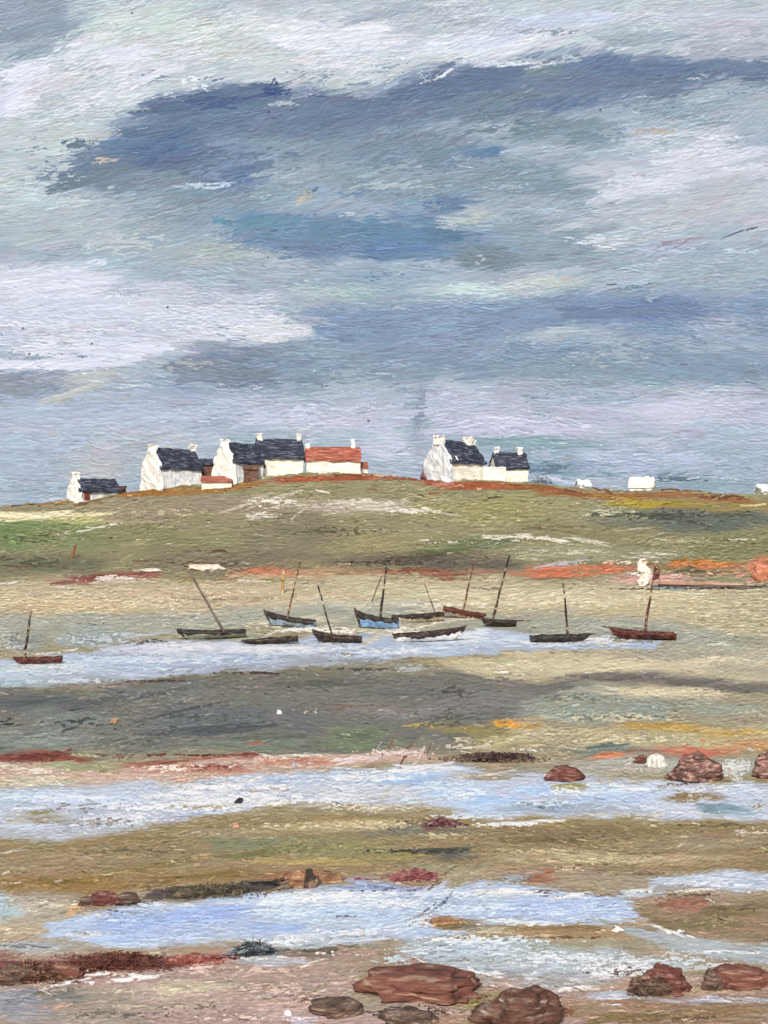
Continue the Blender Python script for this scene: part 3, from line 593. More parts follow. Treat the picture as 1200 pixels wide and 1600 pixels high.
acc = [
    # hill
    (60, 803, 70, 4, 3, (228, 218, 176), .4, 0), (20, 812, 40, 4, 3, (222, 212, 168), .5, 0), (20, 830, 40, 5, 3, (106, 128, 76), .5, 0), (70, 836, 50, 5, 4, (116, 130, 84), .5, 0), (130, 828, 50, 3, 8, (214, 204, 184), .5, 0), (170, 821, 36, 3, 10, (220, 212, 196), .5, 0), (215, 803, 14, 1.6, 35, (206, 204, 194), .4, 0),
    (390, 784, 60, 4, 20, (186, 176, 158), .5, 0), (430, 778, 60, 4, 16, (196, 186, 166), .5, 0), (545, 784, 50, 5, -3, (178, 170, 150), .45, 0), (600, 792, 60, 5, -4, (196, 190, 170), .5, 0), (690, 800, 36, 3.5, -6, (224, 218, 200), .5, 0), (640, 796, 40, 5, -2, (184, 180, 160), .5, 0), (505, 768, 14, 2.4, -8, (230, 224, 206), .2, 0), (400, 810, 26, 3, 10, (204, 200, 186), .6, 0), (470, 800, 24, 2.5, 40, (200, 194, 178), .5, 0), (410, 800, 9, 2.2, 20, (220, 214, 198), .3, 0),
    (800, 838, 44, 4, 6, (218, 214, 190), .5, 0), (850, 842, 50, 4, -6, (226, 222, 202), .4, 0), (920, 846, 50, 4, -8, (206, 204, 180), .5, 0), (640, 829, 90, 1.4, -2, (214, 206, 184), .6, 0), (1040, 866, 60, 2.6, -4, (218, 216, 196), .5, 0), (1160, 843, 30, 2.2, -2, (210, 210, 196), .4, 0), (990, 826, 40, 2, 4, (176, 174, 150), .5, 0),
    (980, 803, 60, 4, 0, (88, 92, 80), .3, 0), (1050, 808, 60, 5, -6, (96, 100, 88), .35, 0), (1090, 820, 40, 4, -8, (92, 96, 84), .4, 0), (1150, 805, 40, 4, 0, (96, 96, 80), .5, 0), (775, 777, 14, 2.4, 12, (72, 62, 50), .2, 0), (760, 780, 8, 1.5, 20, (70, 62, 50), .2, 0), (700, 766, 40, 3, 6, (156, 110, 70), .4, 0),
    (330, 860, 30, 3, -6, (104, 76, 60), .5, 0), (690, 862, 60, 6, 2, (110, 118, 78), .5, 0), (650, 872, 60, 5, 2, (100, 92, 76), .5, 0), (1005, 852, 40, 1.2, -3, (62, 60, 52), .4, 0), (240, 876, 40, 1.8, 3, (116, 84, 66), .4, 0), (200, 870, 26, 1.2, 24, (216, 206, 186), .5, 0), (120, 843, 0.1, .1, 0, WH, 0, 0),
    (230, 757 + 12, 50, 4, 6, (150, 104, 48), .4, 0), (280, 762, 40, 3, 10, (146, 100, 52), .4, 0), (330, 764, 30, 4, 4, (128, 110, 80), .4, 0), (560, 742, 50, 3, 2, (130, 70, 46), .45, 0), (610, 743, 40, 3, 0, (150, 98, 70), .5, 0), (600, 741, 20, 2, -6, (206, 196, 178), .5, 0), (582, 765, 10, 2.4, -2, (156, 82, 56), .3, 0), (700, 757, 50, 4, 3, (158, 92, 66), .4, 0), (760, 754, 50, 3, 2, (168, 92, 60), .4, 0), (830, 760, 50, 4, -6, (150, 108, 56), .4, 0), (900, 771, 40, 3, -8, (126, 88, 62), .4, 0), (945, 766, 26, 4, -18, (122, 84, 68), .35, 0), (960, 776, 60, 3, 0, (160, 128, 58), .5, 0), (1080, 766, 50, 4, 0, (126, 82, 62), .4, 0), (1140, 776, 40, 4, -8, (120, 78, 60), .4, 0), (1180, 789, 30, 3, 0, (216, 204, 164), .4, 0), (1125, 776, 14, 2, 20, (216, 206, 176), .5, 0), (90, 785, 40, 3, 6, (146, 100, 52), .5, 0), (150, 782, 40, 3, 14, (136, 104, 60), .5, 0), (40, 790, 40, 2.5, 4, (112, 84, 62), .5, 0),
    # hill foot
    (150, 903, 70, 6, 5, (140, 86, 72), .3, 0), (220, 894, 40, 4, 3, (132, 84, 70), .4, 0), (110, 912, 40, 4, 4, (150, 104, 86), .4, 0), (175, 906, 40, 3, 8, (220, 200, 188), .5, 0), (120, 922, 40, 2.5, -12, (226, 216, 200), .45, 0), (20, 910, 26, 3, 5, (230, 222, 206), .5, 0), (225, 890, 20, 2.5, 0, (232, 224, 210), .4, 0), (60, 884, 60, 2, 2, (120, 88, 66), .5, 0),
    (410, 889, 50, 5, 6, (186, 118, 86), .4, 0), (385, 898, 50, 3, 8, (176, 142, 110), .5, 0), (395, 908, 30, 3.5, 2, (226, 212, 194), .35, 0), (290, 905, 20, 2, -6, (164, 122, 60), .4, 0), (330, 915, 30, 2, 6, (204, 186, 158), .5, 0), (425, 906, 26, 2.5, 0, (150, 136, 84), .4, 0), (540, 895, 40, 5, 2, (150, 128, 92), .4, 0),
    (885, 893, 50, 4, 4, (198, 116, 80), .5, 0), (930, 884, 40, 5, 6, (202, 120, 82), .5, 0), (850, 896, 30, 3, 8, (186, 112, 82), .55, 0), (860, 882, 30, 3, 12, (186, 170, 172), .5, 0), (900, 876, 24, 3, 10, (170, 164, 170), .5, 0), (890, 905, 60, 2, -4, (150, 84, 64), .5, 0), (720, 898, 40, 2.4, 2, (136, 78, 58), .4, 0), (660, 890, 40, 4, 2, (140, 96, 74), .5, 0), (1080, 877, 40, 5, 2, (186, 122, 56), .4, 0), (1040, 886, 40, 5, -4, (150, 128, 80), .5, 0), (1085, 892, 40, 5, 0, (108, 100, 78), .5, 0),
    (1190, 885, 20, 7, 30, (190, 116, 80), .5, 0), (1180, 905, 20, 6, 20, (202, 150, 134), .4, 0), (1150, 918, 60, 2.2, 0, (70, 54, 48), .3, 0), (1050, 915, 50, 2.6, -2, (92, 102, 104), .3, 0), (1060, 922, 40, 2.5, 0, (140, 152, 150), .4, 0), (1005, 870, 44, 2, 2, (226, 222, 206), .5, 0),
    # foreshore
    (80, 930, 90, 4, 8, (200, 184, 148), .5, 0), (60, 950, 70, 6, 6, (196, 172, 134), .45, 0), (150, 945, 60, 6, 6, (200, 178, 142), .5, 0), (350, 945, 90, 4, 10, (192, 176, 144), .5, 0), (430, 935, 70, 4, 6, (176, 158, 126), .5, 0), (830, 925, 120, 3, 4, (204, 192, 158), .55, 0), (990, 935, 120, 3, 6, (200, 186, 150), .55, 0), (1100, 950, 90, 4, 10, (190, 176, 140), .5, 0), (700, 925, 90, 3, 2, (206, 196, 164), .6, 0), (580, 925, 60, 3, 0, (198, 190, 160), .6, 0), (1130, 990, 50, 4, -10, (168, 166, 148), .5, 0), (1030, 985, 60, 4, -5, (150, 152, 138), .5, 0), (1160, 1000, 60, 4, 3, (146, 144, 124), .5, 0), (880, 955, 90, 3, 2, (168, 170, 154), .55, 0),
    (60, 985, 60, 8, 12, (160, 160, 142), .5, 0), (140, 1000, 60, 7, 4, (146, 158, 158), .5, 0), (30, 1000, 14, 12, 80, (136, 138, 136), .5, 0), (230, 990, 60, 4, 6, (176, 184, 192), .5, 0), (190, 1006, 50, 2, 8, (106, 98, 90), .5, 0), (230, 1002, 30, 2.6, 14, (84, 78, 72), .5, 0), (160, 1031, 60, 1.4, -2, (100, 106, 124), .5, 1), (90, 1018, 40, 3, 8, (200, 204, 204), .5, 0),
    (380, 997, 40, 5, 10, (160, 164, 142), .3, 0), (430, 975, 60, 4, -2, (206, 198, 172), .5, 0), (450, 984, 40, 4, 4, (226, 222, 206), .4, 0), (600, 990, 50, 6, 20, (190, 186, 168), .5, 0), (660, 960, 60, 4, -2, (200, 192, 168), .5, 0), (700, 968, 60, 5, 8, (196, 190, 166), .5, 0), (620, 970, 30, 3, 15, (212, 204, 184), .4, 0),
    # channel
    (260, 1012, 70, 6, 3, (216, 216, 234), .35, 1), (320, 1008, 70, 5, 2, (214, 220, 236), .4, 1), (430, 1012, 80, 5, 2, (222, 228, 240), .4, 1), (540, 1012, 60, 4, 3, (206, 216, 232), .4, 1), (200, 1030, 90, 6, 2, (180, 200, 226), .35, 1), (350, 1030, 90, 8, 3, (166, 186, 216), .3, 1), (300, 1050, 80, 5, 4, (170, 184, 212), .3, 1), (110, 1050, 80, 5, 4, (190, 206, 220), .4, 1), (40, 1042, 50, 4, 6, (208, 218, 222), .5, 1), (30, 1066, 50, 5, 3, (168, 192, 206), .4, 1), (740, 990, 40, 6, 10, (208, 222, 244), .3, 1), (780, 1000, 50, 6, -2, (196, 212, 238), .35, 1), (690, 1010, 70, 5, 2, (198, 212, 236), .35, 1), (850, 1008, 70, 4, 0, (206, 216, 234), .4, 1), (930, 998, 40, 5, 6, (222, 226, 230), .45, 1), (975, 1003, 30, 4, 20, (226, 230, 232), .5, 1), (640, 1024, 50, 5, 2, (172, 182, 194), .5, 1), (540, 1034, 70, 4, 4, (156, 166, 176), .55, 1), (700, 996, 30, 2.6, -4, (238, 238, 232), .35, 1), (500, 1022, 60, 3, 2, (190, 200, 220), .5, 1), (430, 1015, 5, 6, 80, (230, 232, 236), .3, 1),
    # bank
    (210, 1068, 70, 2, 3, (112, 84, 76), .5, 0), (450, 1048, 60, 2, 8, (112, 96, 90), .5, 0), (620, 1040, 60, 6, 20, (140, 140, 130), .6, 0), (560, 1048, 60, 5, 30, (128, 128, 122), .6, 0), (280, 1112, 90, 3, 12, (78, 80, 80), .4, 0), (200, 1090, 120, 6, 8, (92, 96, 94), .4, 0), (330, 1140, 120, 6, 5, (86, 90, 92), .4, 0), (130, 1130, 40, 5, 20, (76, 78, 76), .5, 0), (80, 1140, 90, 5, 14, (122, 128, 122), .5, 0), (40, 1096, 60, 4, 6, (84, 88, 86), .4, 0), (540, 1106, 90, 3, 4, (118, 94, 82), .5, 0), (500, 1068, 90, 6, 2, (96, 96, 88), .5, 0), (650, 1085, 90, 6, -4, (110, 112, 106), .5, 0), (560, 1150, 40, 12, 10, (104, 116, 92), .5, 0), (430, 1150, 70, 6, 5, (102, 108, 92), .5, 0), (630, 1140, 60, 6, 30, (122, 118, 110), .6, 0), (640, 1168, 40, 3, 60, (124, 84, 68), .6, 0), (610, 1160, 30, 3, 60, (140, 96, 78), .6, 0), (590, 1168, 20, 2, 55, (206, 186, 172), .5, 0), (655, 1180, 34, 3, 58, (206, 196, 192), .6, 0), (672, 1164, 20, 2, 70, (116, 78, 62), .6, 0),  (690, 1130, 60, 4, 10, (126, 122, 84), .6, 0), (650, 1133, 30, 2.5, 6, (190, 160, 76), .5, 0), (870, 1075, 60, 4, 2, (108, 104, 98), .4, 0), (770, 1062, 60, 5, -5, (114, 110, 104), .5, 0), (960, 1055, 60, 4, -3, (122, 116, 106), .4, 0), (1080, 1068, 80, 5, -6, (108, 102, 92), .35, 0), (1160, 1078, 50, 4, -2, (112, 104, 94), .4, 0), (1000, 1080, 70, 5, -4, (200, 188, 156), .45, 0), (1080, 1090, 60, 4, -2, (190, 176, 146), .5, 0), (900, 1045, 100, 5, 2, (196, 184, 152), .45, 0), (820, 1055, 70, 4, 4, (186, 176, 142), .5, 0),
    (790, 1132, 22, 5, -14, (226, 156, 48), .25, 0), (830, 1136, 30, 4, 6, (200, 150, 74), .5, 0), (1020, 1132, 60, 5, 2, (172, 140, 72), .4, 0), (1110, 1140, 60, 4, -3, (182, 150, 88), .5, 0), (960, 1150, 60, 4, -8, (190, 176, 140), .5, 0), (860, 1150, 60, 5, -10, (178, 168, 138), .55, 0), (740, 1160, 40, 6, -4, (198, 188, 158), .4, 0), (790, 1158, 40, 5, 6, (196, 186, 146), .5, 0), (950, 1178, 36, 5, 10, (204, 128, 88), .45, 0), (1000, 1174, 60, 3, 0, (158, 110, 88), .5, 0), (1090, 1172, 30, 5, -20, (196, 112, 84), .45, 0), (950, 1164, 50, 4, 3, (106, 116, 108), .5, 0),
    # shingle and second pool
    (60, 1180, 60, 5, 10, (118, 60, 46), .45, 0), (110, 1184, 26, 3, -14, (128, 66, 52), .4, 0), (370, 1180, 60, 3, 4, (128, 62, 48), .35, 0), (260, 1192, 60, 3, 8, (140, 84, 66), .5, 0), (280, 1203, 80, 4, 5, (190, 150, 134), .5, 0), (350, 1196, 60, 4, 3, (168, 114, 96), .5, 0), (200, 1214, 90, 3, 3, (206, 178, 160), .55, 0), (440, 1190, 50, 5, 6, (182, 130, 108), .45, 0), (470, 1180, 70, 3, 2, (216, 206, 196), .5, 0), (560, 1186, 60, 4, 3, (224, 206, 204), .5, 0), (20, 1200, 50, 5, -10, (204, 186, 168), .5, 0), (340, 1226, 70, 4, 6, (222, 220, 216), .6, 0), (300, 1240, 80, 4, 2, (232, 232, 230), .5, 1), (380, 1226, 50, 6, 20, (206, 206, 202), .6, 0), (330, 1252, 70, 4, 4, (236, 236, 234), .45, 1), (60, 1243, 80, 4, 1, (200, 218, 244), .35, 1), (170, 1250, 80, 4, 0, (190, 206, 234), .4, 1), (150, 1285, 70, 8, 4, (166, 170, 182), .6, 1), (60, 1280, 60, 5, 4, (166, 158, 136), .6, 0), (230, 1270, 80, 5, 3, (202, 208, 220), .5, 1), (520, 1212, 60, 4, 2, (176, 200, 234), .4, 1), (640, 1212, 60, 5, 3, (170, 198, 236), .35, 1), (560, 1230, 70, 5, 3, (210, 214, 226), .45, 1), (600, 1250, 40, 8, 40, (190, 190, 186), .6, 0), (720, 1236, 60, 10, 4, (182, 206, 240), .35, 1), (780, 1252, 50, 7, 2, (168, 200, 242), .35, 1), (660, 1198, 60, 4, 2, (228, 226, 232), .4, 1), (620, 1216, 40, 3, 4, (238, 240, 244), .5, 1), (850, 1232, 50, 7, 8, (176, 204, 244), .35, 1), (950, 1234, 60, 6, 2, (190, 212, 244), .35, 1), (1000, 1232, 40, 4, 2, (226, 232, 240), .45, 1), (930, 1250, 60, 5, 2, (176, 200, 236), .4, 1), (850, 1262, 70, 5, 0, (164, 182, 206), .5, 1), (1130, 1262, 40, 6, 10, (118, 150, 162), .35, 1), (1090, 1244, 50, 4, -2, (148, 124, 84), .35, 0), (1050, 1228, 30, 4, 0, (170, 160, 136), .5, 0), (1155, 1203, 22, 14, 84, (194, 194, 188), .45, 0), (1180, 1232, 40, 5, 0, (196, 206, 220), .45, 1), (840, 1285, 60, 4, 3, (232, 226, 214), .4, 1), (780, 1288, 50, 3, 6, (228, 222, 212), .45, 1), (690, 1292, 40, 4, 5, (128, 84, 88), .6, 0), (1010, 1280, 40, 2, -4, (206, 204, 194), .5, 0), (420, 1256, 60, 4, 4, (222, 220, 214), .5, 0), (880, 1228, 26, 5, 10, (178, 170, 116), .3, 0), (640, 1286, 26, 4, 0, (96, 92, 92), .6, 0), (20, 1330, 40, 2, 5, (214, 218, 226), .4, 1), (760, 1210, 60, 3, 8, (196, 182, 166), .5, 0),
    # olive bank
    (110, 1378, 100, 7, 2, (136, 112, 58), .35, 0), (300, 1372, 110, 6, 6, (130, 110, 64), .4, 0), (250, 1350, 90, 6, 8, (140, 122, 76), .45, 0), (480, 1312, 90, 6, 10, (150, 140, 96), .5, 0), (420, 1330, 90, 6, 8, (118, 118, 74), .45, 0), (560, 1320, 90, 5, 8, (142, 134, 86), .5, 0), (620, 1338, 80, 5, 3, (150, 134, 82), .5, 0), (700, 1328, 50, 4, 2, (86, 84, 68), .5, 0), (570, 1285, 70, 4, 2, (182, 166, 124), .5, 0), (860, 1312, 90, 5, -4, (120, 104, 70), .45, 0), (980, 1300, 90, 5, 0, (136, 118, 78), .5, 0), (1130, 1318, 70, 6, 6, (150, 136, 110), .5, 0), (930, 1342, 80, 5, 2, (182, 166, 124), .45, 0), (1030, 1352, 60, 5, 6, (160, 140, 104), .5, 0), (20, 1358, 60, 5, 3, (150, 134, 100), .5, 0), (20, 1380, 24, 2, 4, (216, 212, 196), .4, 0), (850, 1366, 40, 5, 14, (158, 106, 76), .45, 0), (740, 1360, 60, 8, 35, (150, 142, 110), .5, 0), (690, 1372, 40, 4, 40, (124, 112, 86), .5, 0), (800, 1376, 40, 5, 10, (154, 170, 168), .5, 0),
    (320, 1394, 70, 5, 4, (70, 66, 58), .4, 0), (420, 1380, 50, 5, 10, (84, 76, 62), .5, 0), (250, 1402, 40, 4, 6, (96, 90, 78), .5, 0), (440, 1384, 40, 4, 30, (150, 118, 84), .5, 0), (120, 1418, 24, 7, 30, (206, 170, 126), .5, 0), (40, 1422, 24, 3, 4, (226, 220, 200), .4, 0), (150, 1428, 20, 4, 10, (206, 202, 182), .5, 0), (30, 1452, 60, 6, -4, (186, 172, 142), .45, 0), (40, 1478, 60, 3, -4, (120, 120, 120), .5, 0), (20, 1425, 24, 10, 20, (172, 190, 194), .5, 1),
    # third pool
    (240, 1440, 90, 12, 6, (160, 184, 232), .2, 1), (330, 1428, 70, 10, 6, (158, 180, 234), .25, 1), (200, 1465, 80, 8, 3, (170, 192, 230), .3, 1), (140, 1455, 50, 6, 0, (176, 196, 222), .4, 1), (470, 1402, 70, 8, 3, (210, 224, 240), .35, 1), (560, 1398, 80, 6, 2, (214, 226, 240), .4, 1), (520, 1424, 90, 9, 2, (182, 204, 234), .3, 1), (620, 1430, 60, 12, 25, (184, 204, 230), .35, 1), (440, 1445, 60, 8, 2, (160, 186, 230), .35, 1), (560, 1460, 80, 6, 3, (200, 210, 224), .45, 1), (470, 1462, 50, 5, 2, (222, 228, 236), .5, 1), (660, 1400, 60, 6, 30, (190, 200, 226), .4, 1), (560, 1385, 60, 3, 2, (128, 142, 180), .5, 1), (700, 1395, 60, 4, 2, (206, 218, 236), .45, 1), (840, 1418, 90, 10, 2, (170, 190, 230), .25, 1), (930, 1412, 60, 8, 10, (178, 196, 232), .3, 1), (820, 1440, 80, 4, -2, (220, 224, 226), .5, 1), (960, 1425, 40, 6, 10, (176, 194, 232), .3, 1), (780, 1392, 40, 4, 3, (230, 226, 216), .45, 1), (890, 1400, 50, 4, 8, (230, 228, 222), .45, 0), (850, 1394, 26, 4, -4, (110, 84, 86), .5, 0), (940, 1398, 50, 2, 2, (100, 92, 94), .5, 0), (1000, 1392, 34, 4, 14, (210, 218, 218), .5, 1), (660, 1428, 40, 2.2, 38, (52, 50, 54), .4, 0), (690, 1412, 30, 4, 38, (96, 100, 136), .6, 1), (645, 1436, 14, 1.6, 30, (48, 46, 48), .3, 0), (690, 1436, 30, 5, 14, (190, 138, 82), .4, 0), (715, 1440, 30, 6, 10, (136, 110, 68), .45, 0), (780, 1452, 60, 4, 2, (170, 160, 130), .5, 0), (740, 1420, 60, 8, 2, (180, 198, 220), .45, 1), (350, 1428 + 40, 50, 4, 2, (190, 196, 206), .5, 1),
    # right
    (1130, 1372, 70, 6, 2, (190, 200, 216), .35, 1), (1070, 1378, 40, 4, 6, (196, 200, 206), .4, 1), (1180, 1386, 40, 4, -6, (214, 218, 226), .4, 1), (1100, 1391, 60, 2, 3, (230, 226, 218), .5, 0), (1070, 1408, 50, 6, 4, (150, 108, 86), .4, 0), (1150, 1425, 70, 9, 3, (126, 110, 76), .35, 0), (1100, 1445, 90, 7, -2, (130, 116, 82), .4, 0), (1110, 1407, 8, 2, -30, (240, 236, 228), .2, 0), (965, 1452, 7, 4, -30, (244, 242, 234), .1, 0), (850, 1452, 80, 4, 0, (146, 120, 84), .4, 0), (930, 1452, 60, 4, -4, (140, 110, 72), .4, 0), (1045, 1454, 40, 3, -22, (232, 230, 222), .4, 1), (1130, 1482, 70, 9, -12, (168, 176, 178), .3, 1), (1070, 1472, 50, 6, -18, (172, 178, 178), .35, 1), (1150, 1488, 60, 2, -3, (234, 234, 226), .4, 1), (760, 1488, 50, 7, 4, (184, 198, 214), .4, 1), (850, 1490, 60, 10, 10, (172, 184, 184), .45, 1), (660, 1502, 26, 2, -25, (236, 232, 222), .2, 1), (760, 1522, 40, 3, -10, (240, 238, 228), .3, 1), (735, 1513, 7, 4, 0, (246, 244, 234), .1, 1), (860, 1510, 50, 7, 25, (190, 200, 208), .5, 1), (960, 1512, 40, 8, 30, (226, 226, 226), .7, 1), (1000, 1506, 40, 7, -30, (214, 212, 208), .7, 0), (930, 1530, 60, 4, 8, (196, 192, 190), .5, 1), (890, 1545, 60, 4, 4, (200, 192, 188), .5, 0), (960, 1558, 50, 4, 3, (190, 190, 204), .4, 1), (1140, 1562, 60, 2.6, -2, (186, 186, 202), .4, 1), (950, 1570, 34, 3, 0, (220, 218, 218), .4, 1), (1080, 1512, 60, 4, 0, (196, 202, 200), .5, 1),
    # near
    (50, 1524, 70, 9, 14, (104, 58, 46), .45, 0), (120, 1510, 70, 8, 8, (120, 64, 52), .45, 0), (190, 1498, 70, 6, 5, (88, 52, 46), .45, 0), (160, 1514, 50, 5, 6, (80, 50, 44), .5, 0), (290, 1496, 40, 5, 2, (146, 70, 60), .4, 0), (260, 1510, 50, 4, 4, (110, 82, 66), .5, 0), (310, 1512, 30, 5, -25, (222, 190, 178), .4, 0), (100, 1537, 70, 3, 14, (246, 243, 234), .3, 0), (155, 1522, 30, 4, 10, (246, 244, 236), .25, 0), (215, 1527, 46, 4, 6, (246, 243, 232), .25, 0), (30, 1565, 50, 12, 25, (138, 142, 144), .4, 0), (95, 1550, 50, 5, 8, (112, 112, 100), .45, 0), (100, 1570, 24, 5, 10, (198, 160, 142), .4, 0), (290, 1545, 60, 5, 3, (196, 182, 152), .5, 0), (360, 1560, 80, 5, 8, (184, 158, 142), .5, 0), (380, 1520, 40, 6, 18, (206, 176, 160), .5, 0), (420, 1545, 70, 5, 3, (170, 142, 124), .5, 0), (250, 1570, 90, 5, 4, (172, 158, 138), .5, 0), (500, 1540, 60, 6, 28, (160, 140, 118), .5, 0), (600, 1510, 60, 8, 30, (162, 142, 112), .5, 0), (590, 1545, 50, 8, 10, (156, 146, 120), .5, 0), (450, 1565, 70, 6, 3, (190, 158, 144), .5, 0), (450, 1583, 6, 3, -10, (248, 246, 240), .1, 0), (480, 1595, 30, 6, 6, (186, 180, 190), .5, 0), (560, 1492, 4, 2, 0, WH, .1, 0), (565, 1493, 12, 2, -5, (238, 232, 218), .3, 0), (490, 1504, 30, 3, 20, (232, 218, 202), .5, 0), (520, 1482, 60, 4, 4, (112, 106, 92), .5, 0), (740, 1575, 30, 12, 70, (140, 132, 82), .4, 0), (1000, 1590, 100, 8, 2, (134, 112, 76), .35, 0), (900, 1580, 60, 9, 8, (152, 132, 104), .4, 0), (1120, 1585, 90, 9, 3, (140, 116, 84), .4, 0), (1090, 1545, 60, 7, 4, (170, 146, 120), .45, 0), (400, 1490, 60, 5, 8, (150, 160, 160), .5, 1), (430, 1496, 40, 3, 4, (216, 222, 222), .5, 1), (340, 1500, 60, 4, 3, (180, 120, 108), .5, 0), (20, 1500, 60, 5, 3, (160, 140, 116), .5, 0),
]
for (x, y, L, Wd, an, c, dr, w) in acc:
    if L > 1:
        c = np.array(c) / 255; g_ = c.mean()
        c = np.clip(0.5 + (g_ - 0.5) * 1.1 + 0.01 + (c - g_) * 0.95, 0, 1)
        cl.dab(x, y, L, Wd, an, c, 0.93, dr, w)
for _ in range(500):        # broken colour dragged over its neighbour
    x, y = rng.uniform(-120, 1320), rng.uniform(735, 1664)
    c, w = lp.at(x + rng.normal(0, 30), y + rng.normal(0, 16) * szf(x, y))
    cl.scumble(x, y, rng.uniform(18, 70), rng.uniform(3, 11) * szf(x, y), np.clip(c * (1 + rng.normal(0.03, 0.09)), 0, 1), rng.uniform(0.3, 0.6), rng.uniform(4, 11), rng.uniform(1.6, 2.6), round(w), 0.85, math.tan(math.radians(land_ang(x, y))))
